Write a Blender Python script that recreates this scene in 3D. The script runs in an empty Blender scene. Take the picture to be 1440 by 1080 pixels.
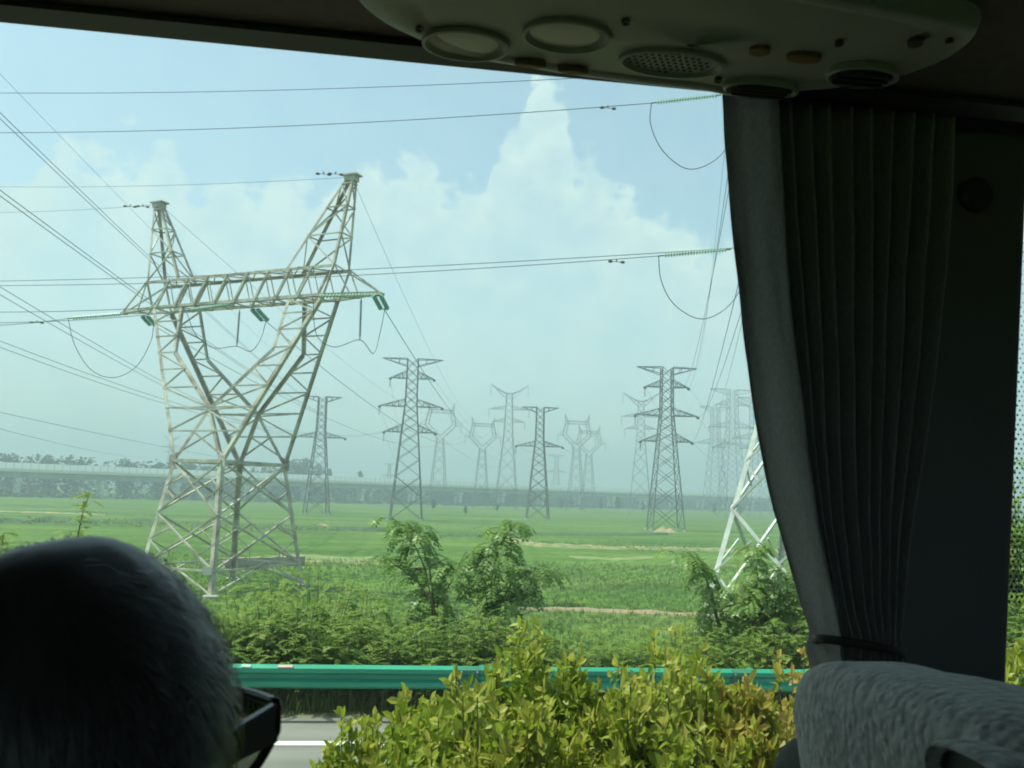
import bpy, math, random
from mathutils import Vector, Matrix, noise
V = Vector
R = math.radians
scene = bpy.context.scene
col = scene.collection

# ------------------------------------------------------------------ camera
FPX = 1247.0                       # focal length in pixels of the 1440 px wide photograph
ROLL = R(1.8)
PITCH = math.atan((695 - 540) / FPX * math.cos(ROLL))
EYE = V((0, 0, 3.2))
CF = V((0, math.cos(PITCH), math.sin(PITCH)))
CX = V((1, 0, 0)); CU0 = CX.cross(CF)
CR = CX * math.cos(ROLL) + CU0 * math.sin(ROLL)
CU = CU0 * math.cos(ROLL) - CX * math.sin(ROLL)
cam_d = bpy.data.cameras.new('camera'); cam = bpy.data.objects.new('camera', cam_d); col.objects.link(cam)
m3 = Matrix((CR, CU, -CF)).transposed()
cam.matrix_world = Matrix.Translation(EYE) @ m3.to_4x4()
cam_d.sensor_width = 36; cam_d.lens = 36 * FPX / 1440
cam_d.clip_start = 0.02; cam_d.clip_end = 12000
cam_d.dof.use_dof = True; cam_d.dof.focus_distance = 45; cam_d.dof.aperture_fstop = 18
scene.camera = cam

# ------------------------------------------------------------------ sun, sky, exposure
SUN_DIR = V((-0.85, 0.08, 1.5)).normalized()          # towards the sun
SUN_EL = math.asin(SUN_DIR.z); SUN_AZ = math.atan2(SUN_DIR.x, SUN_DIR.y)
sun_d = bpy.data.lights.new('sun', 'SUN'); sun_d.energy = 4.0; sun_d.angle = R(0.6); sun_d.color = (1, .94, .84)
sun = bpy.data.objects.new('sun', sun_d); col.objects.link(sun)
sun.rotation_euler = SUN_DIR.to_track_quat('Z', 'Y').to_euler(); sun.location = (0, 0, 80)
vs = scene.view_settings
vs.view_transform = 'Standard'; vs.look = 'None'; vs.gamma = 1; vs.use_curve_mapping = False
vs.exposure = 1.25
scene.render.engine = 'CYCLES'
cy = scene.cycles
cy.max_bounces = 9; cy.diffuse_bounces = 4; cy.glossy_bounces = 3; cy.transmission_bounces = 6
cy.transparent_max_bounces = 16; cy.volume_bounces = 1; cy.use_denoising = True
cy.filter_width = 1.9
SKY_STRENGTH = 0.125

def at(px, py, Y):
    r = CF + CR * ((px - 720) / FPX) + CU * ((540 - py) / FPX)
    return EYE + r * (Y / r.y)
def onz(px, py, z):
    r = CF + CR * ((px - 720) / FPX) + CU * ((540 - py) / FPX)
    return EYE + r * ((z - EYE.z) / r.z)
def ang(px, py):
    r = CF + CR * ((px - 720) / FPX) + CU * ((540 - py) / FPX)
    return math.atan2(r.x, r.y), r.z / math.hypot(r.x, r.y)

world = bpy.data.worlds.new('World'); scene.world = world; world.use_nodes = True
def build_world():
    nt = world.node_tree; N = nt.nodes; L = nt.links; N.clear()
    out = N.new('ShaderNodeOutputWorld'); bg = N.new('ShaderNodeBackground'); bg.inputs['Strength'].default_value = SKY_STRENGTH
    sky = N.new('ShaderNodeTexSky'); sky.sky_type = 'NISHITA'; sky.sun_disc = False
    sky.sun_elevation = SUN_EL; sky.sun_rotation = SUN_AZ; sky.altitude = 0; sky.air_density = 1.0; sky.dust_density = 1.7; sky.ozone_density = 1.0
    tc = N.new('ShaderNodeTexCoord'); sx = N.new('ShaderNodeSeparateXYZ'); L.new(tc.outputs['Generated'], sx.inputs[0])
    def M(op, a, b=None, c=None):
        n = N.new('ShaderNodeMath'); n.operation = op
        for i, v in enumerate((a, b, c)):
            if v is None: continue
            if isinstance(v, (int, float)): n.inputs[i].default_value = v
            else: L.new(v, n.inputs[i])
        return n.outputs[0]
    az = M('ARCTAN2', sx.outputs[0], sx.outputs[1])
    hyp = M('SQRT', M('ADD', M('MULTIPLY', sx.outputs[0], sx.outputs[0]), M('MULTIPLY', sx.outputs[1], sx.outputs[1])))
    el = M('DIVIDE', sx.outputs[2], hyp)
    pts = [(-250, 300), (0, 262), (50, 232), (95, 197), (150, 205), (200, 196), (243, 212), (275, 248), (330, 262), (400, 250), (450, 268),
           (505, 240), (560, 214), (600, 224), (640, 268), (683, 262), (695, 205), (722, 192), (736, 150), (746, 122), (758, 112), (774, 111), (788, 119), (796, 145), (804, 200),
           (815, 225), (835, 215), (850, 262), (900, 290), (950, 300), (1000, 345), (1100, 330), (1250, 260), (1500, 300)]
    A0, A1 = ang(-250, 300)[0], ang(1500, 300)[0]; E1 = 0.7
    fc = N.new('ShaderNodeFloatCurve'); cu = fc.mapping.curves[0]
    L.new(M('DIVIDE', M('SUBTRACT', az, A0), A1 - A0), fc.inputs['Value'])
    ps = [((ang(*p)[0] - A0) / (A1 - A0), ang(*p)[1] / E1) for p in pts]
    cu.points[0].location = ps[0]; cu.points[1].location = ps[-1]
    for p in ps[1:-1]: cu.points.new(*p)
    for p in cu.points: p.handle_type = 'AUTO_CLAMPED'
    fc.mapping.update()
    top = M('MULTIPLY', fc.outputs[0], E1)
    cv = N.new('ShaderNodeCombineXYZ'); L.new(az, cv.inputs[0]); L.new(el, cv.inputs[1])
    def noise_at(scale, detail, rough=.55):
        n = N.new('ShaderNodeTexNoise'); n.inputs['Scale'].default_value = scale; n.inputs['Detail'].default_value = detail
        n.inputs['Roughness'].default_value = rough; L.new(cv.outputs[0], n.inputs['Vector']); return n.outputs['Fac']
    vo = N.new('ShaderNodeTexVoronoi'); vo.feature = 'SMOOTH_F1'; vo.inputs['Scale'].default_value = 34; vo.inputs['Smoothness'].default_value = .35; L.new(cv.outputs[0], vo.inputs['Vector'])
    n1 = noise_at(30, 8, .62); n2 = noise_at(16, 6, .6)
    edge = M('ADD', M('MULTIPLY', M('SUBTRACT', n1, .5), .12), M('MULTIPLY', M('SUBTRACT', .45, vo.outputs['Distance']), .06))
    d = M('SUBTRACT', M('ADD', top, edge), el)
    mr = N.new('ShaderNodeMapRange'); mr.interpolation_type = 'SMOOTHSTEP'; mr.inputs['From Min'].default_value = -.008; mr.inputs['From Max'].default_value = .018; L.new(d, mr.inputs['Value'])
    # clouds thin out towards their bases
    mb = N.new('ShaderNodeMapRange'); mb.inputs['From Min'].default_value = .0; mb.inputs['From Max'].default_value = .15; mb.inputs['To Min'].default_value = 1; mb.inputs['To Max'].default_value = .55; L.new(d, mb.inputs['Value'])
    dens = N.new('ShaderNodeMapRange'); dens.inputs['From Min'].default_value = .38; dens.inputs['From Max'].default_value = .62; dens.inputs['To Min'].default_value = .6; dens.inputs['To Max'].default_value = .95; L.new(n2, dens.inputs['Value'])
    fac = M('MULTIPLY', M('MULTIPLY', mr.outputs[0], mb.outputs[0]), dens.outputs[0])
    fac = M('MULTIPLY_ADD', fac, .80, .20)          # a thin even veil of high cloud
    mix = N.new('ShaderNodeMix'); mix.data_type = 'RGBA'; L.new(fac, mix.inputs['Factor'])
    cc = N.new('ShaderNodeMix'); cc.data_type = 'RGBA'; cc.inputs['A'].default_value = (3.5, 3.95, 4.65, 1); cc.inputs['B'].default_value = (4.15, 4.4, 4.9, 1)
    lump = N.new('ShaderNodeMapRange'); lump.inputs['From Min'].default_value = .35; lump.inputs['From Max'].default_value = .62; L.new(noise_at(20, 4, .5), lump.inputs['Value']); L.new(lump.outputs[0], cc.inputs['Factor'])
    L.new(sky.outputs[0], mix.inputs['A']); L.new(cc.outputs['Result'], mix.inputs['B'])
    L.new(mix.outputs['Result'], bg.inputs['Color']); L.new(bg.outputs[0], out.inputs['Surface'])
build_world()

# ------------------------------------------------------------------ mesh helpers
class MB:
    def __init__(self): self.v = []; self.f = []; self.a = []
    def add(self, vs, fs, a=None):
        b = len(self.v); self.v += [tuple(p) for p in vs]; self.f += [tuple(i + b for i in f) for f in fs]
        if a is not None: self.a += [a] * len(vs) if not isinstance(a, list) else a
    def box(self, o, x, y, z):                              # corner-centred box with three half-axis vectors
        vs = [o + x * i + y * j + z * k for i in (-1, 1) for j in (-1, 1) for k in (-1, 1)]
        self.add(vs, [(0, 1, 3, 2), (4, 6, 7, 5), (0, 4, 5, 1), (2, 3, 7, 6), (0, 2, 6, 4), (1, 5, 7, 3)])
    def bar(self, p, q, w, h=None):
        d = q - p; l = d.length
        if l < 1e-6: return
        d /= l; up = V((0, 0, 1)) if abs(d.z) < .92 else V((0.6, .8, 0))
        x = d.cross(up).normalized(); y = x.cross(d)
        self.box((p + q) / 2, d * (l / 2), x * (w / 2), y * ((h or w) / 2))
    def angle(self, p, q, w, t=None, out=None):             # L-section steel
        t = t or w * .14
        d = (q - p); l = d.length; d /= l
        if out is None: out = V((0.7, 0.7, 0.1))
        x = (out - d * out.dot(d)).normalized(); y = d.cross(x)
        x, y = (x + y).normalized(), (x - y).normalized()
        self.box((p + q) / 2 - x * (w / 2), d * (l / 2), x * (w / 2), y * (t / 2))
        self.box((p + q) / 2 - y * (w / 2 + t / 2 + .002), d * (l / 2), y * (w / 2 - .001), x * (t / 2))
    def tube(self, pts, r, k=6, cap=True, a=None):
        n = len(pts); rr = r if isinstance(r, (list, tuple)) else [r] * n
        vs = []; x = None
        for i, p in enumerate(pts):
            d = (pts[min(i + 1, n - 1)] - pts[max(i - 1, 0)]).normalized()
            if x is None: x = d.orthogonal().normalized()
            else: x = (x - d * x.dot(d)).normalized()
            y = d.cross(x)
            for j in range(k):
                t = 2 * math.pi * j / k; vs.append(p + (x * math.cos(t) + y * math.sin(t)) * rr[i])
        fs = [(i * k + j, i * k + (j + 1) % k, (i + 1) * k + (j + 1) % k, (i + 1) * k + j) for i in range(n - 1) for j in range(k)]
        if cap: fs += [tuple(range(k - 1, -1, -1)), tuple((n - 1) * k + j for j in range(k))]
        self.add(vs, fs, a)
    def lathe(self, o, axis, prof, k=16, cap=True):         # prof: (radius, height) along axis
        x = axis.orthogonal().normalized(); y = axis.cross(x)
        vs = [o + axis * h + (x * math.cos(2 * math.pi * j / k) + y * math.sin(2 * math.pi * j / k)) * r for r, h in prof for j in range(k)]
        n = len(prof)
        fs = [(i * k + j, i * k + (j + 1) % k, (i + 1) * k + (j + 1) % k, (i + 1) * k + j) for i in range(n - 1) for j in range(k)]
        if cap: fs += [tuple(range(k - 1, -1, -1)), tuple((n - 1) * k + j for j in range(k))]
        self.add(vs, fs)
    def build(self, name, mat, parent=None, smooth=False, loc=None):
        me = bpy.data.meshes.new(name); me.from_pydata([tuple(p) for p in self.v], [], self.f); me.update()
        if self.a and len(self.a) == len(self.v):
            at_ = me.attributes.new('tone', 'FLOAT', 'POINT'); at_.data.foreach_set('value', self.a)
        o = bpy.data.objects.new(name, me); col.objects.link(o)
        if mat: me.materials.append(mat)
        if parent: o.parent = parent
        if smooth: me.polygons.foreach_set('use_smooth', [True] * len(me.polygons))
        if loc: o.location = loc
        return o

def tag(o, label=None, cat=None, group=None, kind=None):
    if label: o['label'] = label
    if cat: o['category'] = cat
    if group: o['group'] = group
    if kind: o['kind'] = kind
    return o
def empty(name, loc=(0, 0, 0), rz=0):
    o = bpy.data.objects.new(name, None); col.objects.link(o); o.location = loc; o.rotation_euler = (0, 0, rz); o.empty_display_size = .2
    return o
def copy_tree(o, parent=None):
    c = o.copy(); col.objects.link(c); c.parent = parent
    for ch in list(o.children): copy_tree(ch, c)
    return c
def add_mod(o, typ, **kw):
    m = o.modifiers.new(typ.lower(), typ)
    for k, v in kw.items(): setattr(m, k, v)
    return m

# ------------------------------------------------------------------ materials
def mat(name, colr, rough=.6, metal=0, var=0, vscale=5, bump=0, bscale=30, col2=None, spec=.5, sheen=0, detail=4, stretch=None, coord='Object', bdist=.01):
    m = bpy.data.materials.new(name); m.use_nodes = True; nt = m.node_tree; N = nt.nodes; L = nt.links
    b = N['Principled BSDF']; b.inputs['Roughness'].default_value = rough; b.inputs['Metallic'].default_value = metal
    b.inputs['Specular IOR Level'].default_value = spec
    if sheen: b.inputs['Sheen Weight'].default_value = sheen; b.inputs['Sheen Roughness'].default_value = .6
    b.inputs['Base Color'].default_value = (*colr, 1)
    vec = None
    if var or bump or col2:
        tc = N.new('ShaderNodeTexCoord'); mp = N.new('ShaderNodeMapping'); L.new(tc.outputs[coord], mp.inputs[0]); vec = mp.outputs[0]
        if stretch: mp.inputs['Scale'].default_value = stretch
    if var or col2:
        n = N.new('ShaderNodeTexNoise'); n.inputs['Scale'].default_value = vscale; n.inputs['Detail'].default_value = detail; n.inputs['Roughness'].default_value = .6; L.new(vec, n.inputs['Vector'])
        cr = N.new('ShaderNodeValToRGB'); L.new(n.outputs['Fac'], cr.inputs[0])
        c2 = col2 or tuple(c * (1 - var) for c in colr)
        cr.color_ramp.elements[0].position = .35; cr.color_ramp.elements[1].position = .65
        cr.color_ramp.elements[0].color = (*c2, 1); cr.color_ramp.elements[1].color = (*colr, 1)
        L.new(cr.outputs[0], b.inputs['Base Color'])
    if bump:
        n = N.new('ShaderNodeTexNoise'); n.inputs['Scale'].default_value = bscale; n.inputs['Detail'].default_value = 5; L.new(vec, n.inputs['Vector'])
        bp = N.new('ShaderNodeBump'); bp.inputs['Strength'].default_value = bump; bp.inputs['Distance'].default_value = bdist; L.new(n.outputs['Fac'], bp.inputs['Height']); L.new(bp.outputs[0], b.inputs['Normal'])
    return m

def leaf_mat(name, stops, rough=.45, trans=.35, spec=.4):
    m = bpy.data.materials.new(name); m.use_nodes = True; nt = m.node_tree; N = nt.nodes; L = nt.links
    b = N['Principled BSDF']; out = N['Material Output']; b.inputs['Roughness'].default_value = rough; b.inputs['Specular IOR Level'].default_value = spec
    a = N.new('ShaderNodeAttribute'); a.attribute_name = 'tone'
    oi = N.new('ShaderNodeObjectInfo'); ad = N.new('ShaderNodeMath'); ad.operation = 'MULTIPLY_ADD'; L.new(oi.outputs['Random'], ad.inputs[0]); ad.inputs[1].default_value = .14; L.new(a.outputs['Fac'], ad.inputs[2])
    cr = N.new('ShaderNodeValToRGB'); L.new(ad.outputs[0], cr.inputs[0])
    e = cr.color_ramp.elements
    e[0].position = stops[0][0]; e[0].color = (*stops[0][1], 1); e[1].position = stops[-1][0]; e[1].color = (*stops[-1][1], 1)
    for p, c in stops[1:-1]:
        x = e.new(p); x.color = (*c, 1)
    L.new(cr.outputs[0], b.inputs['Base Color'])
    t = N.new('ShaderNodeBsdfTranslucent'); L.new(cr.outputs[0], t.inputs[0])
    mx = N.new('ShaderNodeMixShader'); mx.inputs[0].default_value = trans
    L.new(b.outputs[0], mx.inputs[1]); L.new(t.outputs[0], mx.inputs[2]); L.new(mx.outputs[0], out.inputs['Surface'])
    return m

STEEL = mat('weathered_steel', (.60, .57, .50), .6, .05, bump=0, col2=(.26, .21, .17), vscale=.8, detail=8)
STEEL_NEW = mat('galvanised_steel', (.58, .60, .60), .6, .1, var=.3, vscale=2)
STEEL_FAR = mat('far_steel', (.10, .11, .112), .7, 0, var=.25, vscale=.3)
WIRE = mat('wire_aluminium', (.10, .105, .11), .6, .3)
GLASS_GREEN = mat('insulator_glass', (.17, .44, .36), .15, 0, var=.3, vscale=3)
PORCELAIN = mat('insulator_white_glass', (.40, .56, .46), .35, 0, var=.2, vscale=3)
RUBBER = mat('insulator_rubber', (.055, .06, .06), .6)
CONCRETE = mat('concrete', (.40, .39, .36), .85, 0, var=.25, vscale=.6, bump=.2, bscale=4)

# ------------------------------------------------------------------ frames along the road and along the coach
RA = R(6.3)
RD = V((math.cos(RA), math.sin(RA), 0)); RN = V((-math.sin(RA), math.cos(RA), 0))
def RP(s, n, z=0): return RD * s + RN * n + V((0, 0, z))
BA = R(8.0)
BD = V((math.cos(BA), math.sin(BA), 0)); BN = V((-math.sin(BA), math.cos(BA), 0))
def BP(s, n, z): return BD * s + BN * n + V((0, 0, z))
def on_n(px, py, n):                                        # point of the coach's vertical plane n in that direction
    r = CF + CR * ((px - 720) / FPX) + CU * ((540 - py) / FPX)
    return EYE + r * (n / r.dot(BN))
def sz(px, py, n):
    p = on_n(px, py, n); return p.dot(BD), p.z
ZF = -4.0                                                   # level of the fields below the embankment
N_RAIL = onz(420, 935, .75).dot(RN)
N_EDGE = onz(420, 1009, 0).dot(RN)
N_LINE = onz(430, 1047, 0).dot(RN)
rnd = random.Random(7)

# ------------------------------------------------------------------ ground, road, fields
def ground_z(s, n):
    e0, e1 = N_RAIL + .9, N_RAIL + 9
    if n > e0:
        t = min(1, (n - e0) / (e1 - e0)); t = t * t * (3 - 2 * t) * .45 + t * .55
        z = ZF * t
    elif n < -14:
        t = min(1, (-14 - n) / 8); z = ZF * t
    else: z = 0
    if n > e0: z += .25 * (noise.noise(V((s * .05, n * .05, 0)))) * min(1, (n - e0) / 10)
    return z - .01
def build_ground():
    nn = [-2500, -1200, -500, -200, -80, -40, -22, -20, -18, -16, -14, -8, 0, 4, 8, 11.5] + [N_RAIL + .1 + .5 * i for i in range(26)] + \
         [N_RAIL + 14 + 3 * i for i in range(40)] + [150 + 12 * i for i in range(30)] + [540, 600, 700, 850, 1000, 1300, 1700, 2200, 2700]
    ss = [-2600, -1800, -1200, -900, -700, -500, -400, -320, -260, -220] + [-190 + 5 * i for i in range(77)] + [200, 230, 270, 320, 400, 500, 700, 900, 1200, 1800, 2600]
    m = MB(); W_ = len(ss)
    m.v = [tuple(RP(s, n, ground_z(s, n))) for n in nn for s in ss]
    m.f = [(j * W_ + i, j * W_ + i + 1, (j + 1) * W_ + i + 1, (j + 1) * W_ + i) for j in range(len(nn) - 1) for i in range(W_ - 1)]
    g = bpy.data.materials.new('field_ground'); g.use_nodes = True; nt = g.node_tree; N = nt.nodes; L = nt.links
    b = N['Principled BSDF']; b.inputs['Roughness'].default_value = .95; b.inputs['Specular IOR Level'].default_value = .1
    ge = N.new('ShaderNodeNewGeometry'); mp = N.new('ShaderNodeMapping'); mp.inputs['Rotation'].default_value = (0, 0, -R(14)); L.new(ge.outputs['Position'], mp.inputs[0])
    def nz(sc, vec, det=5, st=None):
        if st:
            q = N.new('ShaderNodeMapping'); q.inputs['Scale'].default_value = st; L.new(vec, q.inputs[0]); vec = q.outputs[0]
        n = N.new('ShaderNodeTexNoise'); n.inputs['Scale'].default_value = sc; n.inputs['Detail'].default_value = det; n.inputs['Roughness'].default_value = .65; L.new(vec, n.inputs['Vector']); return n.outputs['Fac']
    strip = nz(1, mp.outputs[0], 3, (.006, .055, 1)); fine = nz(.9, mp.outputs[0], 8); mid = nz(.05, mp.outputs[0], 6, (.5, 2.2, 1))
    r1 = N.new('ShaderNodeValToRGB'); L.new(strip, r1.inputs[0]); e = r1.color_ramp.elements
    e[0].position = .36; e[0].color = (.088, .162, .033, 1); e[1].position = .66; e[1].color = (.132, .225, .042, 1)
    x = e.new(.5); x.color = (.104, .198, .038, 1); x = e.new(.59); x.color = (.105, .165, .05, 1); x = e.new(.70); x.color = (.20, .205, .085, 1)
    r2 = N.new('ShaderNodeValToRGB'); L.new(mid, r2.inputs[0]); e = r2.color_ramp.elements
    e[0].position = .34; e[0].color = (.45, .58, .55, 1); e[1].position = .66; e[1].color = (1.3, 1.12, 1.1, 1)
    r3 = N.new('ShaderNodeValToRGB'); L.new(fine, r3.inputs[0]); e = r3.color_ramp.elements
    e[0].position = .3; e[0].color = (.5, .55, .45, 1); e[1].position = .7; e[1].color = (1.35, 1.3, 1.2, 1)
    wv = N.new('ShaderNodeTexWave'); wv.inputs['Scale'].default_value = .22; wv.inputs['Distortion'].default_value = 1.2; wv.inputs['Detail'].default_value = 3; wv.inputs['Detail Scale'].default_value = .6
    wm = N.new('ShaderNodeMapping'); wm.inputs['Rotation'].default_value = (0, 0, R(24)); L.new(ge.outputs['Position'], wm.inputs[0]); L.new(wm.outputs[0], wv.inputs['Vector'])
    r4 = N.new('ShaderNodeValToRGB'); L.new(wv.outputs['Fac'], r4.inputs[0]); r4.color_ramp.elements[0].color = (.80, .84, .8, 1); r4.color_ramp.elements[1].color = (1.12, 1.1, 1.05, 1)
    def mul(a, bb):
        q = N.new('ShaderNodeMix'); q.data_type = 'RGBA'; q.blend_type = 'MULTIPLY'; q.inputs['Factor'].default_value = 1; L.new(a, q.inputs['A']); L.new(bb, q.inputs['B']); return q.outputs['Result']
    L.new(mul(mul(mul(r1.outputs[0], r2.outputs[0]), r3.outputs[0]), r4.outputs[0]), b.inputs['Base Color'])
    bp = N.new('ShaderNodeBump'); bp.inputs['Strength'].default_value = .8; bp.inputs['Distance'].default_value = .3; L.new(fine, bp.inputs['Height']); L.new(bp.outputs[0], b.inputs['Normal'])
    tag(m.build('ground', g, smooth=True), kind='structure')
build_ground()

def sheet(name, s0, s1, n0, n1, z, material, parent=None):
    m = MB(); k = 60
    m.v = [tuple(RP(s0 + (s1 - s0) * i / k, n, z)) for n in (n0, n1) for i in range(k + 1)]
    m.f = [(i, i + 1, k + 2 + i, k + 1 + i) for i in range(k)]
    return m.build(name, material, parent)
ASPHALT = mat('asphalt', (.20, .196, .185), .85, 0, var=.32, vscale=1.1, bump=.3, bscale=60, coord='Object', stretch=(.35, 1, 1), spec=.3)
PAINT = mat('road_paint', (.78, .78, .75), .6, 0, var=.12, vscale=6)
SOIL = mat('soil', (.22, .17, .11), .95, 0, col2=(.10, .12, .04), vscale=1.8, bump=.5, bscale=8)
road = tag(sheet('highway', -300, 300, 6.6, N_EDGE, .012, ASPHALT), kind='structure')
sheet('edge_line', -300, 300, N_LINE - .09, N_LINE + .09, .017, PAINT, road)
sheet('edge_line', -300, 300, 7.25, 7.42, .017, PAINT, road)
mm = MB()
for i in range(-30, 30): mm.box(RP(i * 10, 9.1, .016), RD * 2, RN * .07, V((0, 0, .002)))
mm.build('lane_line', PAINT, road)
road2 = tag(sheet('bus_carriageway', -300, 300, -12, 2.6, .012, ASPHALT), kind='structure')
k = MB()
for (a, b_) in ((2.6, 2.75), (6.45, 6.6)): k.box(RP(0, (a + b_) / 2, .06), RD * 300, RN * (b_ - a) * .5, V((0, 0, .07)))
tag(k.build('kerb', CONCRETE), kind='structure')
tag(sheet('median_soil', -300, 300, 2.75, 6.45, .09, SOIL), kind='structure')
tag(sheet('verge_soil', -120, 120, N_EDGE, N_RAIL + .8, .010, SOIL), kind='structure')

# pale bunds and bare-earth strips crossing the fields, low ridges
DRY = mat('dry_grass_soil', (.30, .25, .13), .95, 0, col2=(.10, .15, .04), vscale=.55, bump=.6, bscale=3, bdist=.2)
def ridge(name, pxs, width, h, material, seed):
    rr = random.Random(seed); pts = [onz(x, y, ZF) for x, y in pxs]; m = MB(); dense = []
    for a, b in zip(pts, pts[1:]):
        for i in range(14): dense.append(a.lerp(b, i / 14))
    dense.append(pts[-1]); k = 7; side = V((0.1, 1, 0)).normalized()
    for i, p in enumerate(dense):
        w = width * (.7 + .6 * abs(noise.noise(p * .13))) * min(1, .15 + min(i, len(dense) - 1 - i) * .25)
        hh = h * (.6 + .8 * abs(noise.noise(p * .3)))
        for j in range(k):
            t = j / (k - 1) * 2 - 1
            q = p + side * (t * w + .3 * noise.noise(V((i, j * 5, seed)))); q.z = ground_z(q.dot(RD), q.dot(RN)) + hh * (1 - t * t) - (.12 if abs(t) > .95 else -.04) + .08 * noise.noise(q * .9)
            m.v.append(tuple(q))
    m.f = [(i * k + j, i * k + j + 1, (i + 1) * k + j + 1, (i + 1) * k + j) for i in range(len(dense) - 1) for j in range(k - 1)]
    o = m.build(name, material, smooth=True); tag(o, kind='structure'); return o
ridge('field_bund', [(690, 757), (760, 766), (860, 771), (1000, 774), (1120, 778)], 3.0, .5, DRY, 3)
ridge('field_bund', [(330, 792), (420, 788), (540, 792), (620, 800)], 1.3, .15, DRY, 4)
ridge('dirt_path', [(700, 858), (800, 858), (900, 862), (1010, 868), (1100, 874)], .9, .1, mat('path_dirt', (.30, .22, .15), .95, 0, var=.25, vscale=.8, bump=.4, bscale=6), 5)
ridge('field_bund', [(-40, 718), (60, 721), (150, 724)], 3.0, .2, DRY, 6)
DARKCROP = mat('dark_crop', (.065, .125, .03), .9, 0, var=.5, vscale=1.2, bump=1, bscale=2.5, bdist=.4)
ridge('crop_row', [(-60, 735), (80, 734), (240, 737), (420, 745), (560, 748)], 4.5, .9, DARKCROP, 8)
ridge('crop_row', [(620, 755), (760, 752), (940, 753)], 6.0, .5, DARKCROP, 9)
w = MB(); c = onz(12, 733, ZF); w.v = [tuple(c + V((math.cos(a / 16 * 6.283) * 5 * (1 + .2 * noise.noise(V((a, 0, 0)))), math.sin(a / 16 * 6.283) * 4, 0)) + V((0, 0, .42))) for a in range(16)]; w.f = [tuple(range(16))]
tag(w.build('pond_water', mat('water', (.05, .07, .06), .06)), kind='structure')

MOUND = mat('mound_soil', (.42, .31, .19), .95, 0, col2=(.24, .19, .10), vscale=.7, bump=.6, bscale=3, bdist=.15)
def mound(px, py, wx, wy, h, label, seed):
    c = onz(px, py, ZF); c.z = ground_z(c.dot(RD), c.dot(RN)); m = MB(); K, J = 36, 8
    for j in range(J + 1):
        r = j / J
        for i in range(K):
            a = i / K * 6.2832; n1 = 1 + .25 * noise.noise(V((math.cos(a) * 1.5, math.sin(a) * 1.5, seed)))
            z = h * (1 - r ** 1.7) * (1 + .5 * noise.noise(V((r * 3 * math.cos(a), r * 3 * math.sin(a), seed + 4)))) - .15 * r
            m.v.append((math.cos(a) * r * wx * n1, math.sin(a) * r * wy * n1, z))
    m.f = [(j * K + i, j * K + (i + 1) % K, (j + 1) * K + (i + 1) % K, (j + 1) * K + i) for j in range(J) for i in range(K)]
    o = m.build('soil_mound', MOUND, smooth=True, loc=c); tag(o, label, 'soil mound')
mound(454, 745, 2.6, 2, .9, 'long low heap of pale bare earth on the field right of the big pylon', 2)
mound(934, 749, 3.0, 2, 1.1, 'pale brown earth heap at the foot of a grey double-arm pylon', 5)

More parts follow.
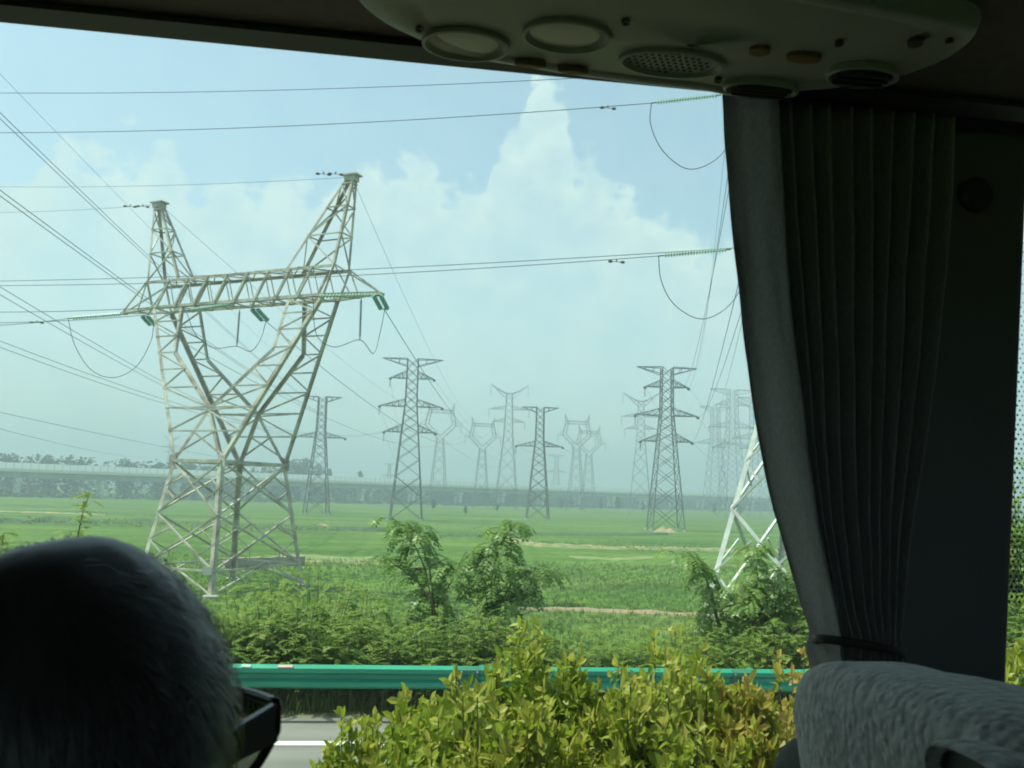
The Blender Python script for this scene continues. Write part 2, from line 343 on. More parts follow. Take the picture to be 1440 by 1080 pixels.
# ------------------------------------------------------------------ the big weathered pylon
TX, TY, TTH = -20.06, 64.25, R(-24.5)
tu = V((math.cos(TTH), math.sin(TTH), 0)); tv = V((-math.sin(TTH), math.cos(TTH), 0))
def TP(a, b, z): return V((TX, TY, ZF)) + tu * a + tv * b + V((0, 0, z))
A0, B0, ZW, A1_, B1, ZB, LT, ZP, UP, ZT, XT, XO = 3.4, 4.8, 8.8, 2.2, 3.4, 20.4, 11.95, 29.1, 9.1, 22.6, 8.7, 7.9
B2, XI, XK, ZK, ZC = .95, 4.9, 4.5, 16.8, 12.6
BaseMB = MB
def build_big_tower():
    root = empty('lattice_pylon', (TX, TY, ZF), TTH)
    class MB(BaseMB):
        def bar(self, p, q, w, h=None): BaseMB.bar(self, p, q, w * 1.12, (h or w) * 1.12)
        def angle(self, p, q, w, t=None, out=None): BaseMB.angle(self, p, q, w * 1.1, t, out)
    Q = lambda a, b, z: V((a, b, z))
    ha = lambda z: A0 + (A1_ - A0) * z / ZW
    hb = lambda z: B0 + (B1 - B0) * z / ZW
    up = lambda z: B1 + (B2 - B1) * (z - ZW) / (ZB - ZW)
    lv = [0, 1.6, 5.2, ZW]
    for sa in (-1, 1):
        for sb in (-1, 1):
            m = MB(); m.angle(Q(sa * A0, sb * B0, 0), Q(sa * A1_, sb * B1, ZW), .27, .035, V((sa, sb, 0)))
            m.box(Q(sa * A1_, sb * B1, ZW), V((.3, 0, 0)), V((0, .03, 0)), V((0, 0, .4)))
            leg = m.build('leg', STEEL, root)
            f = MB(); f.lathe(Q(sa * A0 * 1.01, sb * B0 * 1.01, -.6), V((0, 0, 1)), [(.55, 0), (.5, .7), (.42, .75)], 14); f.build('footing', CONCRETE, leg)
    m = MB()
    for i in range(3):
        z0, z1 = lv[i], lv[i + 1]
        for s in (-1, 1):
            for fl in (0, 1):
                def F(t, z): return Q(t * ha(z), s * hb(z), z) if fl == 0 else Q(s * ha(z), t * hb(z), z)
                if i == 0:
                    m.bar(F(-1, z0 + .1), F(0, z1), .09); m.bar(F(1, z0 + .1), F(0, z1), .09); m.bar(F(-1, z1), F(1, z1), .10)
                else:
                    w = .13 if i == 2 else .12
                    m.bar(F(-1, z0), F(1, z1), w, .1); m.bar(F(1, z0), F(-1, z1), w, .1)
                    zm = z0 + (z1 - z0) * .5; zq = z0 + (z1 - z0) * .25; zr = z0 + (z1 - z0) * .75
                    for t in (-1, 1):
                        m.bar(F(t, zm), F(t * .5, zq), .07); m.bar(F(t, zm), F(t * .5, zr), .07)
                        m.bar(F(t * .5, zq), F(t * .5, z0), .055) if i == 1 else None
    m.build('body_bracing', STEEL, root)
    m = MB()
    for s in (-1, 1):
        m.bar(Q(-A1_, s * B1, ZW), Q(A1_, s * B1, ZW), .24, .2); m.bar(Q(s * A1_, -B1, ZW), Q(s * A1_, B1, ZW), .24, .2)
    m.bar(Q(-A1_, -B1, ZW), Q(A1_, B1, ZW), .09); m.bar(Q(A1_, -B1, ZW), Q(-A1_, B1, ZW), .09)
    m.build('waist_frame', STEEL, root)
    # the two arms of the open neck: their inner chords cross above the waist
    for s in (-1, 1):
        m = MB(); T = lambda t, p, q: p + (q - p) * t
        outs = []; inns = []
        for sb in (-1, 1):
            o0, o1 = Q(s * A1_, sb * B1, ZW), Q(s * XO, sb * B2, ZB)
            zk = ZK; i0, i1, i2, i3 = Q(-s * A1_, sb * B1, ZW), Q(0, sb * up(ZC), ZC), Q(s * XK, sb * up(ZK), ZK), Q(s * XI, sb * B2, ZB)
            m.angle(o0, o1, .23, .03, V((s, sb, 0))); m.angle(i0, i1, .2, .03, V((-s, sb, 0))); m.angle(i1, i2, .2, .03, V((-s, sb, 0))); m.angle(i2, i3, .2, .03, V((-s, sb, 0)))
            def OC(z): return T((z - ZW) / (ZB - ZW), o0, o1)
            def IC(z): return T((z - ZC) / (ZK - ZC), i1, i2) if z <= ZK else T((z - ZK) / (ZB - ZK), i2, i3)
            zs = [ZW, 10.9, ZC, 14.1, 15.5, ZK, 18.1, 19.3, ZB]
            outs.append(OC); inns.append(IC)
            for j in range(2, len(zs) - 1):
                a, b = zs[j], zs[j + 1]
                m.bar(OC(a), IC(a), .085)
                m.bar(OC(a), IC(b), .085) if j % 2 else m.bar(IC(a), OC(b), .085)
            m.bar(OC(10.9), T(.55, i0, i1), .09); m.bar(OC(10.9), T(.95, i0, i1), .09); m.bar(OC(ZW + .3), T(.55, i0, i1), .09)
            m.bar(OC(ZC), T(.95, i0, i1), .09)
        for j in range(1, 8):
            a, b = zs[j], zs[j + 1]
            m.bar(outs[0](a), outs[1](b), .085); m.bar(outs[1](a), outs[0](b), .085)
            m.bar(outs[0](a), outs[1](a), .08)
            if a >= ZC: m.bar(inns[0](a), inns[1](b), .075); m.bar(inns[1](a), inns[0](b), .075)
        m.bar(outs[0](ZW), outs[1](zs[1]), .09); m.bar(outs[1](ZW), outs[0](zs[1]), .09)
        m.build('neck_arm', STEEL, root)
    # crossbeam: a box truss between the arms with tapering ends
    m = MB()
    for sb in (-1, 1):
        m.angle(Q(-XO, sb * B2, ZB), Q(XO, sb * B2, ZB), .2, .03, V((0, sb, -1))); m.angle(Q(-XT, sb * B2, ZT), Q(XT, sb * B2, ZT), .17, .03, V((0, sb, 1)))
        n = 8
        for j in range(n):
            a0 = -XO + .3 + (2 * XO - .6) * j / n; a1 = -XO + .3 + (2 * XO - .6) * (j + 1) / n; am = (a0 + a1) / 2
            m.bar(Q(a0, sb * B2, ZB), Q(am + .25, sb * B2, ZT), .13); m.bar(Q(am + .25, sb * B2, ZT), Q(a1, sb * B2, ZB), .06)
        for s in (-1, 1): m.bar(Q(s * XO, sb * B2, ZB), Q(s * XT, sb * B2, ZT), .13)
    for z in (ZB, ZT):
        for j in range(n):
            a0 = -XO + .3 + (2 * XO - .6) * j / n; a1 = -XO + .3 + (2 * XO - .6) * (j + 1) / n
            sg = 1 if j % 2 else -1
            m.bar(Q(a0, -sg * B2, z), Q(a1, sg * B2, z), .075); m.bar(Q(a0, -B2, z), Q(a0, B2, z), .075)
    m.build('crossbeam', STEEL, root)
    for s in (-1, 1):
        m = MB(); tip = Q(s * LT, 0, ZB + .05)
        for sb in (-1, 1):
            m.angle(Q(s * XO, sb * B2, ZB), tip + V((0, sb * .12, 0)), .17, .03, V((0, sb, -1)))
            m.bar(Q(s * XT, sb * B2, ZT), tip + V((0, sb * .12, .1)), .09)
            mid = Q(s * (XO + (LT - XO) * .5), sb * B2 * .55, ZB); m.bar(Q(s * XT, sb * B2, ZT), mid, .07)
        m.bar(Q(s * XO, -B2, ZB), Q(s * (XO + 2), B2 * .5, ZB), .07); m.bar(Q(s * (XO + 2), -B2 * .5, ZB), Q(s * (XO + 2), B2 * .5, ZB), .07)
        m.box(tip, V((.25, 0, 0)), V((0, .2, 0)), V((0, 0, .08)))
        m.build('crossarm_tip', STEEL, root)
        m = MB(); ap = Q(s * UP, 0, ZP); zz = [ZT, ZT + 2.3, ZT + 4.3, ZP - .5]
        ch = []
        ai = 4.6 if s > 0 else 5.5
        for (a, sb) in ((ai, -1), (ai, 1), (XT, -1), (XT, 1)):
            p, q = Q(s * a, sb * B2, ZT), ap + V((s * (-.32 if a < 6 else .32), sb * .25, -.1)); m.angle(p, q, .15, .025, V((s * (1 if a > 6 else -1), sb, 0)))
            ch.append(lambda z, p=p, q=q: p + (q - p) * ((z - ZT) / (ZP - .1 - ZT)))
        for j in range(3):
            a, b = zz[j], zz[j + 1]
            for (x, y) in ((0, 2), (1, 3), (0, 1), (2, 3)):
                m.bar(ch[x](b), ch[y](b), .075)
                m.bar(ch[x](a), ch[y](b), .075) if (j + x) % 2 else m.bar(ch[y](a), ch[x](b), .075)
        m.box(ap + V((0, 0, .1)), V((.62, 0, 0)), V((0, .42, 0)), V((0, 0, .05))); m.box(ap + V((0, 0, -.14)), V((.42, 0, 0)), V((0, .32, 0)), V((0, 0, .2)))
        m.build('earth_wire_peak', STEEL, root)
    m = MB(); m.box(Q(ha(1.6) - .3, -hb(1.6) - .18, 1.65), V((.4, 0, 0)), V((0, .03, 0)), V((0, 0, .26))); m.build('number_plate', mat('plate_grey', (.35, .36, .37), .5, .2), root)
    tag(root, 'large cream and rust weathered lattice pylon with two raised horns, left of centre', 'pylon', 'electricity pylons on the fields')
    return root
big = build_big_tower()

# concrete channel wall in the field behind its feet
m = MB(); a, b = onz(262, 812, ZF), onz(392, 806, ZF); a.y += 9; b.y += 9; a.z = b.z = ZF + .25; m.bar(a, b, .5, 1.1)
for t in (.2, .4, .6, .8): m.bar(a.lerp(b, t) + V((0, 0, .58)), a.lerp(b, t + .06) + V((0, 0, .58)), .54, .05)
tag(m.build('channel_wall', mat('channel_concrete', (.40, .36, .29), .9, 0, var=.3, vscale=1.2)), 'low pale concrete wall on the ground behind the feet of the big pylon', 'wall')

# ------------------------------------------------------------------ wires and insulators
def curve_pts(p, q, sag, n=28): return [p.lerp(q, i / n) - V((0, 0, 4 * sag * (i / n) * (1 - i / n))) for i in range(n + 1)]
def wire(p, q, sag, r, label, group=None, name='conductor_wire', cat='power cable', n=28):
    m = MB(); m.tube(curve_pts(p, q, sag, n), r, 5); o = m.build(name, WIRE); tag(o, label, cat, group); return o
def insulator(p, q, material, label, n=13, r=.16, twin=0.0, name='insulator_string', cat='insulator', group='insulator strings'):
    d = (q - p); l = d.length; d /= l; side = d.cross(V((0, 0, 1)))
    side = side.normalized() if side.length > .05 else V((1, 0, 0))
    root = empty(name, p)
    for tw in ((-1, 1) if twin else (0,)):
        o = side * (tw * twin); m = MB()
        for i in range(n):
            c = o + d * (l * (.06 + .86 * i / n)); h = l * .86 / n
            m.lathe(c, d, [(r * .28, 0), (r * .5, h * .15), (r, h * .42), (r * .92, h * .55), (r * .3, h * .72), (r * .25, h * .95)], 10)
        m.build('disc_stack', material, root)
    for t0, t1, tb in ((0, .06, .05), (.92, 1, .93)):
        m = MB(); m.tube([d * (l * t0), d * (l * t1)], .04, 6)
        if twin: m.bar(side * -twin + d * (l * tb), side * twin + d * (l * tb), .09, .05)
        m.build('end_fitting', STEEL_FAR, root)
    tag(root, label, cat, group); return root
def damper(c, d, label):
    m = MB(); d = d.normalized(); o = V((0, 0, -.14)); root = empty('vibration_damper', c)
    m.tube([d * -.34 + o, o, d * .34 + o], .02, 5); m.bar(V((0, 0, .03)), o, .06); m.build('messenger_rod', STEEL_FAR, root)
    for s in (-1, 1):
        w_ = MB(); w_.lathe(d * (s * .38) + o - d * .13, d, [(.05, 0), (.085, .05), (.085, .2), (.05, .26)], 10); w_.build('damper_weight', WIRE, root)
    tag(root, label, 'damper', 'dampers on the wires')
def jumper(pts, r, label):
    # smooth loop through the given points
    P = [2 * pts[0] - pts[1]] + pts + [2 * pts[-1] - pts[-2]]; out = []
    for i in range(1, len(P) - 2):
        for j in range(8):
            t = j / 8; a, b, c, d = P[i - 1:i + 3]
            out.append(.5 * ((2 * b) + (c - a) * t + (2 * a - 5 * b + 4 * c - d) * t * t + (3 * b - a - 3 * c + d) * t ** 3))
    out.append(pts[-1]); m = MB(); m.tube(out, r, 6); o = m.build('jumper_cable', WIRE); tag(o, label, 'jumper cable', 'jumper loops'); return o

tipL, tipR, mid = TP(-LT, 0, ZB), TP(LT, 0, ZB), TP(0, -B2, ZB - .1)
LW = 'wires left of the big pylon'
# towards the left
for (p, q1, q2, sgn, nm) in ((tipL, at(95, 448, 66.5), at(-160, 452, 73), 1, 'left tip'), (mid, at(262, 437, 60.5), at(-160, 450, 71), 1, 'middle'), (tipR, at(440, 417, 56.0), at(-160, 436, 68), 1, 'right tip')):
    insulator(p, q1, PORCELAIN, f'pale green level insulator string at the {nm} of the big pylon crossbeam', 18, .15, .0)
    wire(q1, q2, .5, .024, f'conductor running left out of frame from the {nm} insulator of the big pylon', LW)
damper(at(52, 451, 67.6), BD, 'small dumbbell damper under the conductor at the far left of the sky')
# away from us, to the next pylons of its line
awL, awM, awR = at(216, 458, 70.5), at(374, 452, 64.6), at(541, 436, 60.0)
pL, pM, pR = at(203, 444, 69.0), at(357, 434, 62.8), at(530, 415, 57.8)
for p, q, nm in ((pL, awL, 'left'), (pM, awM, 'middle'), (pR, awR, 'right')):
    insulator(p, q, GLASS_GREEN, f'short green glass twin insulator hanging off the {nm} of the big pylon crossbeam', 9, .165, .24)
FW = 'wires leading from the big pylon to far pylons'
wire(awR, at(690, 604, 420), 6, .028, 'dark conductor dropping from the right green insulator towards far pylons', FW)
wire(awM, at(672, 604, 420), 8, .026, 'dark conductor dropping from the middle green insulator behind the pylon neck', FW)
wire(awL, at(660, 604, 420), 9, .024, 'thin conductor dropping from the left green insulator behind the big pylon', FW)
wire(TP(UP, 0, ZP), at(680, 588, 420), 7, .014, 'hair thin earth wire falling from the taller right horn towards far pylons', FW, 'earth_wire', 'earth wire')
wire(TP(-UP, 0, ZP), at(670, 588, 420), 8, .014, 'hair thin earth wire falling from the lower left horn behind the big pylon', FW, 'earth_wire', 'earth wire')
wire(TP(UP, 0, ZP), at(-160, 258, 74), .5, .014, 'hair thin earth wire running left from the taller right horn', LW, 'earth_wire', 'earth wire')
wire(TP(-UP, 0, ZP), at(-160, 296, 76), .4, .014, 'hair thin earth wire running left from the lower left horn', LW, 'earth_wire', 'earth wire')
for (x, y, Y, l) in ((455, 242, 57.3, 'small damper just left of the taller right horn, outer one'), (472, 242, 57.0, 'small damper touching the taller right horn, inner one'),
                     (183, 288, 70.0, 'small damper left of the lower left horn, outer one'), (201, 288, 69.0, 'small damper beside the lower left horn, inner one')):
    damper(at(x, y, Y), BD, l)
# hanging jumper insulators and jumper loops
s1, s2 = at(337, 436, 62.2), at(333, 487, 62.2)
insulator(s1, s2, RUBBER, 'dark upright insulator hanging under the middle of the big pylon crossbeam', 16, .10)
s3, s4 = at(508, 419, 57.6), at(506, 478, 57.6)
insulator(s3, s4, RUBBER, 'dark upright insulator hanging near the right end of the big pylon crossbeam', 16, .10)
jumper([at(96, 449, 66.5), at(105, 485, 67), at(128, 520, 67.6), at(160, 531, 68.3), at(192, 515, 69.3), at(212, 480, 70.2), awL], .026, 'deep sagging jumper loop below the left tip of the big pylon')
jumper([at(262, 438, 60.5), at(275, 470, 61), at(300, 489, 61.7), s2, at(352, 494, 63), at(366, 478, 64), awM], .026, 'jumper loop through the open neck of the big pylon')
jumper([at(440, 418, 56), at(445, 470, 56.3), at(470, 488, 56.8), s4, at(525, 497, 58.5), at(534, 470, 59.4), awR], .026, 'jumper loop right of the big pylon neck')

# ------------------------------------------------------------------ far pylons
def mast(m, prof, w, zs):
    # square lattice mast; prof = [(z, half)], braced at zs
    def half(z):
        for (z0, h0), (z1, h1) in zip(prof, prof[1:]):
            if z <= z1: return h0 + (h1 - h0) * (z - z0) / (z1 - z0)
        return prof[-1][1]
    for a, b in zip(zs, zs[1:]):
        ha, hb = half(a), half(b)
        for sx, sy in ((-1, -1), (1, -1), (1, 1), (-1, 1)):
            m.bar(V((sx * ha, sy * ha, a)), V((sx * hb, sy * hb, b)), w)
        for s in (-1, 1):
            for (x0, x1) in ((-1, 1), (1, -1)):
                m.bar(V((x0 * ha, s * ha, a)), V((x1 * hb, s * hb, b)), w * .6); m.bar(V((s * ha, x0 * ha, a)), V((s * hb, x1 * hb, b)), w * .6)
    return half
def truss_arm(m, L_, z, zup, hb, w, s):
    tip = V((s * L_, 0, z))
    for sb in (-1, 1):
        m.bar(V((s * hb, sb * hb, z)), tip, w); m.bar(V((s * hb, sb * hb, zup)), tip, w * .8)
        for t in (.25, .5, .75):
            p = V((s * hb, sb * hb, z)).lerp(tip, t); q = V((s * hb, sb * hb, zup)).lerp(tip, t); m.bar(p, q, w * .5)
            m.bar(V((s * hb, sb * hb, zup)).lerp(tip, t - .25), p, w * .5)
def far_string(root, p, l, mt=None):
    m = MB(); n = 8
    for i in range(n): m.lathe(p - V((0, 0, l * (i + .2) / n)), V((0, 0, -1)), [(.05, 0), (.16, l / n * .4), (.05, l / n * .8)], 6)
    m.tube([p, p - V((0, 0, l))], .04, 4); m.build('insulator_string', mt or RUBBER, root)
def levels(H, n, r=.86):
    h = []; z = 0; step = 1
    tot = sum(r ** i for i in range(n)); out = [0]
    for i in range(n): z += H * (r ** i) / tot; out.append(z)
    return out
def pylon_drum(H, arms, w=.2, strings=True, top=.19):
    root = empty('lattice_pylon'); m = MB()
    half = mast(m, [(0, .098 * H), (.54 * H, .052 * H), (.72 * H, .036 * H), (H, .033 * H)], w, levels(H * .54, 5) + [H * .54 + (H * .46) * i / 8 for i in range(1, 9)])
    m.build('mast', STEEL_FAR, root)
    m = MB()
    for s in (-1, 1):
        h = half(H); tip = V((s * top * H, 0, H))
        for sb in (-1, 1):
            m.bar(V((s * h, sb * h, H)), tip, w * .9); m.bar(V((s * h, sb * h, H * .955)), tip, w * .8)
            for t in (.33, .66): m.bar(V((s * h, sb * h, H)).lerp(tip, t), V((s * h, sb * h, H * .955)).lerp(tip, t), w * .5)
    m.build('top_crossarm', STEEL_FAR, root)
    for (z, L_) in arms:
        for s in (-1, 1):
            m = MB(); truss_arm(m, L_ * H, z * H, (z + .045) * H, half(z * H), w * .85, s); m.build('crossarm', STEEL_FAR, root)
        if strings:
            for s in (-1, 1):
                h = MB(); h.lathe(V((s * L_ * H, 0, z * H - .6)), V((0, 0, 1)), [(.1, 0), (.38, .15), (.42, .45), (.12, .65)], 8); h.build('line_fitting', RUBBER, root)
            if strings == 2: far_string(root, V((-L_ * H, 0, z * H)), 2.4)
    for sx in (-1, 1):
        for sy in (-1, 1):
            f = MB(); f.lathe(V((sx * .098 * H, sy * .098 * H, -.8)), V((0, 0, 1)), [(.6, 0), (.5, 1.1)], 8); f.build('footing', CONCRETE, root)
    return root
def pylon_horned(H, w=.2):
    root = empty('lattice_pylon'); m = MB()
    half = mast(m, [(0, .09 * H), (.6 * H, .035 * H), (.92 * H, .022 * H)], w, levels(H * .6, 5) + [H * .6 + H * .32 * i / 6 for i in range(1, 7)]); m.build('mast', STEEL_FAR, root)
    for s in (-1, 1):
        m = MB(); h = half(.9 * H)
        for sb in (-1, 1):
            m.bar(V((s * h, sb * h, .92 * H)), V((s * .15 * H, 0, H)), w); m.bar(V((-s * h, sb * h, .92 * H)), V((s * .1 * H, 0, .955 * H)), w * .8); m.bar(V((s * h, sb * h, .885 * H)), V((s * .15 * H, 0, H)), w * .8)
        m.build('horn', STEEL_FAR, root); far_string(root, V((s * .15 * H, 0, .99 * H)), 4.5)
    for z, L_ in ((.80, .16), (.70, .13)):
        for s in (-1, 1):
            m = MB(); truss_arm(m, L_ * H, z * H, (z + .03) * H, half(z * H), w * .8, s); m.build('crossarm', STEEL_FAR, root); far_string(root, V((s * L_ * H, 0, z * H)), 3.6)
    return root
def pylon_cathead(H, w=.2):
    root = empty('lattice_pylon'); m = MB()
    half = mast(m, [(0, .085 * H), (.66 * H, .03 * H)], w, levels(H * .66, 6)); m.build('mast', STEEL_FAR, root)
    h = half(.66 * H)
    for s in (-1, 1):
        m = MB()
        for sb in (-1, 1):
            a, b, c, d = V((s * h, sb * h, .66 * H)), V((s * .15 * H, sb * .8, .78 * H)), V((s * .12 * H, sb * .8, .93 * H)), V((s * .13 * H, 0, H))
            a2, b2, c2 = V((0, sb * h, .68 * H)), V((s * .115 * H, sb * .8, .79 * H)), V((s * .09 * H, sb * .8, .92 * H))
            m.bar(a, b, w); m.bar(b, c, w); m.bar(c, d, w); m.bar(a2, b2, w * .8); m.bar(b2, c2, w * .8); m.bar(c2, d, w * .7)
            for t in (0, .33, .66, 1): m.bar(b.lerp(c, t), b2.lerp(c2, t), w * .5)
            for t in (.33, .66): m.bar(a.lerp(b, t), a2.lerp(b2, t), w * .5)
            m.bar(b, V((s * .2 * H, 0, .785 * H)), w * .8); m.bar(b.lerp(c, .35), V((s * .2 * H, 0, .785 * H)), w * .6)
        m.build('neck_arm', STEEL_FAR, root); far_string(root, V((s * .2 * H, 0, .785 * H)), 4)
    m = MB()
    for sb in (-1, 1):
        m.bar(V((-.12 * H, sb * .8, .93 * H)), V((.12 * H, sb * .8, .93 * H)), w); m.bar(V((-.12 * H, sb * .8, .90 * H)), V((.12 * H, sb * .8, .90 * H)), w * .8)
        for i in range(8): m.bar(V(((-.12 + .03 * i) * H, sb * .8, (.90 if i % 2 else .93) * H)), V(((-.09 + .03 * i) * H, sb * .8, (.93 if i % 2 else .90) * H)), w * .5)
    m.build('crossbeam', STEEL_FAR, root)
    return root
D4 = ((.877, .137), (.70, .195), (.54, .16)); D2 = ((.65, .21),)
far = {}
def put(px, py, Y, kind, label, rz=0, w=.2, **kw):
    p = at(px, py, Y); g = V((p.x, p.y, ZF)); H = p.z - ZF
    root = {'drum': lambda: pylon_drum(H, D4, w, **kw), 'two': lambda: pylon_drum(H, D2, w, top=.165, **kw), 'horn': lambda: pylon_horned(H, w * .75), 'cat': lambda: pylon_cathead(H, w * .72)}[kind]()
    root.location = g; root.rotation_euler.z = R(rz); tag(root, label, 'pylon', 'electricity pylons on the fields'); return root, H
T1, H1 = put(581, 505, 224, 'drum', 'tall dark double circuit pylon just right of the big weathered pylon', 4, .2, strings=2)
T2, H2 = put(938, 517, 209, 'drum', 'tall dark double circuit pylon beside the curtain edge, above an earth heap', 2, .2, strings=2)
T3, H3 = put(760, 573, 264, 'two', 'medium grey pylon with flat top arm and one lower arm, right of centre', 3, .22, strings=2)
T4, H4 = put(454, 558, 249, 'two', 'medium grey pylon with flat top arm close beside the right leg of the big pylon', 3, .2)
put(717, 541, 400, 'horn', 'pale hazy pylon with two flared horns at its top, centre of the skyline', 5, .2)
put(902, 552, 380, 'horn', 'pale hazy horned pylon half hidden behind the dark pylon beside the curtain', -8, .2)
put(680, 587, 430, 'cat', 'pale ring headed pylon standing left of the horned pylon', 10, .22)
put(621, 566, 420, 'cat', 'pale ring headed pylon just behind the right side of the tall dark pylon', 14, .22)
put(812, 583, 430, 'cat', 'pale ring headed pylon right of the flat topped medium pylon, taller of a pair', 8, .22)
put(829, 598, 470, 'cat', 'pale ring headed pylon right of the flat topped medium pylon, shorter of a pair', 8, .2)
put(1030, 548, 400, 'drum', 'very faint hazy pylon nearest the curtain edge on the skyline', 10, .16, strings=2)
put(1006, 572, 520, 'two', 'very faint hazy pylon second from the curtain edge on the skyline', 10, .2)
put(1062, 560, 470, 'two', 'very faint hazy pylon touching the curtain edge on the skyline', 14, .2)
put(783, 640, 800, 'two', 'tiny faint pylon low on the horizon right of the flat topped pylon', 0, .3)
put(242, 612, 700, 'horn', 'tiny faint pylon low on the horizon behind the big pylon left leg', 0, .25)
put(548, 652, 800, 'two', 'tiny faint pylon peeping over the viaduct left of the tall dark pylon', 0, .3)

# the second near pylon, mostly behind the curtain
def near_right_tower():
    base = onz(984, 892, ZF); rz = R(-44)
    root = empty('lattice_pylon', base, rz)
    u, v = V((1, 0, 0)), V((0, 1, 0)); W_ = 8.8; T_ = 2.4; ZT_ = 16.0; HT = 31
    def half_in(z): return W_ / 2 + (T_ / 2 - W_ / 2) * min(z, ZT_) / ZT_ if z < ZT_ else T_ / 2 - .6 * (z - ZT_) / (HT - ZT_)
    c = V((W_ / 2 - .2, W_ / 2, 0))
    def C(sx, sy, z): h = half_in(z); return c + V((sx * h, sy * h, z))
    for sx in (-1, 1):
        for sy in (-1, 1):
            m = MB(); m.angle(C(sx, sy, 0), C(sx, sy, ZT_), .27, .035, V((sx, sy, 0))); m.angle(C(sx, sy, ZT_), C(sx, sy, HT), .2, .03, V((sx, sy, 0))); lg = m.build('leg', STEEL_NEW, root)
            f = MB(); f.lathe(C(sx, sy, -.6), V((0, 0, 1)), [(.55, 0), (.45, .75)], 12); f.build('footing', CONCRETE, lg)
    m = MB(); zs = [0, 6.8, 12, ZT_] + [ZT_ + (HT - ZT_) * i / 8 for i in range(1, 9)]
    for a, b in zip(zs, zs[1:]):
        wd = .17 if a < ZT_ else .1
        for s in (-1, 1):
            for fl in (0, 1):
                F = (lambda t, z: C(t, s, z)) if fl == 0 else (lambda t, z: C(s, t, z))
                F2 = lambda t, z: F(-1, z).lerp(F(1, z), (t + 1) / 2)
                m.bar(F(-1, a), F(1, b), wd, .12); m.bar(F(1, a), F(-1, b), wd, .12)
                if a < ZT_:
                    z1, z2, zm = a + (b - a) * .25, a + (b - a) * .75, (a + b) / 2
                    for t in (-1, 1): m.bar(F2(t, zm), F2(t * .5, z1), .09); m.bar(F2(t, zm), F2(t * .5, z2), .09)
    m.build('body_bracing', STEEL_NEW, root)
    inv = Matrix.Translation(base) @ Matrix.Rotation(rz, 4, 'Z'); inv = inv.inverted()
    for tip in (at(1034, 351, 50.2), at(1020, 134, 50.2), at(1045, 96, 50.5)):
        tl = inv @ tip; m = MB(); z = tl.z
        for sy in (-1, 1):
            p = C(-1, sy, z); m.bar(p, tl, .15); m.bar(C(-1, sy, min(HT, z + 1.6)), tl, .1)
            for t in (.3, .6): m.bar(p.lerp(tl, t), C(-1, sy, min(HT, z + 1.6)).lerp(tl, t), .07)
            q = c * 2 - tl; q.z = z; m.bar(C(1, sy, z), q, .15); m.bar(C(1, sy, min(HT, z + 1.6)), q, .1)
        m.build('crossarm', STEEL_NEW, root)
    tag(root, 'bright galvanised pylon mostly hidden behind the curtain, its lower leg in the shrubs', 'pylon', 'electricity pylons on the fields')
near_right_tower()
a1, a2, a3 = at(1034, 351, 50.2), at(1020, 134, 50.2), at(1045, 96, 50.5)
RW = 'wires running left from the pylon behind the curtain'
e2 = at(916, 145, 51.6); e3 = at(926, 360, 51.6)
insulator(a2 + BD * -.25, e2, PORCELAIN, 'pale insulator string high in the sky below the overhead console', 22, .15)
insulator(a3 * 0 + a1 + BD * -.25, e3, PORCELAIN, 'pale insulator string meeting the curtain at mid height', 22, .15)
wire(a3, at(-160, 128, 68), .7, .022, 'topmost single wire crossing the whole sky under the window top', RW, n=40)
wire(e2, at(-160, 185, 68), .7, .024, 'second wire from the top, ending at the higher pale insulator string', RW, n=40)
wire(e3, at(-160, 401, 68), .6, .022, 'lower wire of the close pair behind the pylon horns, ending at the pale insulator', RW, n=40)
wire(a1 + V((0, 0, .1)), at(-160, 397, 68.4), .45, .022, 'upper wire of the close pair running straight to the curtain edge', RW, n=40)
damper(at(855, 149, 52.5), BD, 'small dumbbell damper on the second wire from the top'); damper(at(867, 365, 52.5), BD, 'small dumbbell damper under the close pair of wires')
jumper([e2, at(915, 175, 51.8), at(932, 212, 52), at(965, 237, 52.3), at(998, 230, 52.5), at(1024, 204, 52.8), at(1046, 150, 52)], .026, 'upper sagging jumper loop beside the curtain')
jumper([e3, at(930, 395, 51.8), at(948, 428, 52), at(982, 448, 52.3), at(1012, 440, 52.5), at(1037, 414, 52.8), at(1056, 365, 52)], .026, 'lower sagging jumper loop beside the curtain')
DW = 'wires falling from the hidden pylon to the far pylon'
def tip_of(root, H, z, L_, s):
    return root.matrix_basis @ V((s * L_ * H, 0, z * H))
wire(at(1031, 196, 53), tip_of(T2, H2, .877, .137, 1), 3.5, .022, 'steep wire left of the curtain, leftmost of the steep bundle', DW)
wire(at(1033, 222, 53), tip_of(T2, H2, .877, .137, 1) + V((-1.4, 0, .2)), 3.5, .022, 'steep wire left of the curtain, second of the steep bundle', DW)
wire(at(1040, 392, 53), tip_of(T2, H2, .54, .16, 1), 2, .024, 'steep wire from the lower jumper loop down to the dark pylon', DW)
wire(at(1060, 380, 53), tip_of(T2, H2, .70, .195, 1), 2.5, .024, 'steep wire hugging the curtain edge down to the dark pylon', DW)
wire(at(1031, 90, 54), tip_of(T2, H2, 1, .19, 1), 4, .013, 'thinnest steep wire left of the curtain, ending on the flat pylon top', DW, 'earth_wire', 'earth wire')
wire(at(1056, 400, 60), at(1000, 590, 520), 5, .02, 'faint steep wire beside the curtain towards the faintest pylons', DW)
CW = 'wires falling from the upper left towards the middle pylons'
def pair(px, py, Y, q, sag, gap, what, r=.026):
    p = at(px, py, Y)
    for i, (dx, nm) in enumerate(((0, 'upper'), (gap, 'lower'))):
        wire(p - V((0, 0, dx)), q - V((0, 0, dx * .6)), sag, r, f'{nm} {what}', CW, n=36)
t4 = lambda z, L_, s: tip_of(T4, H4, z, L_, s)
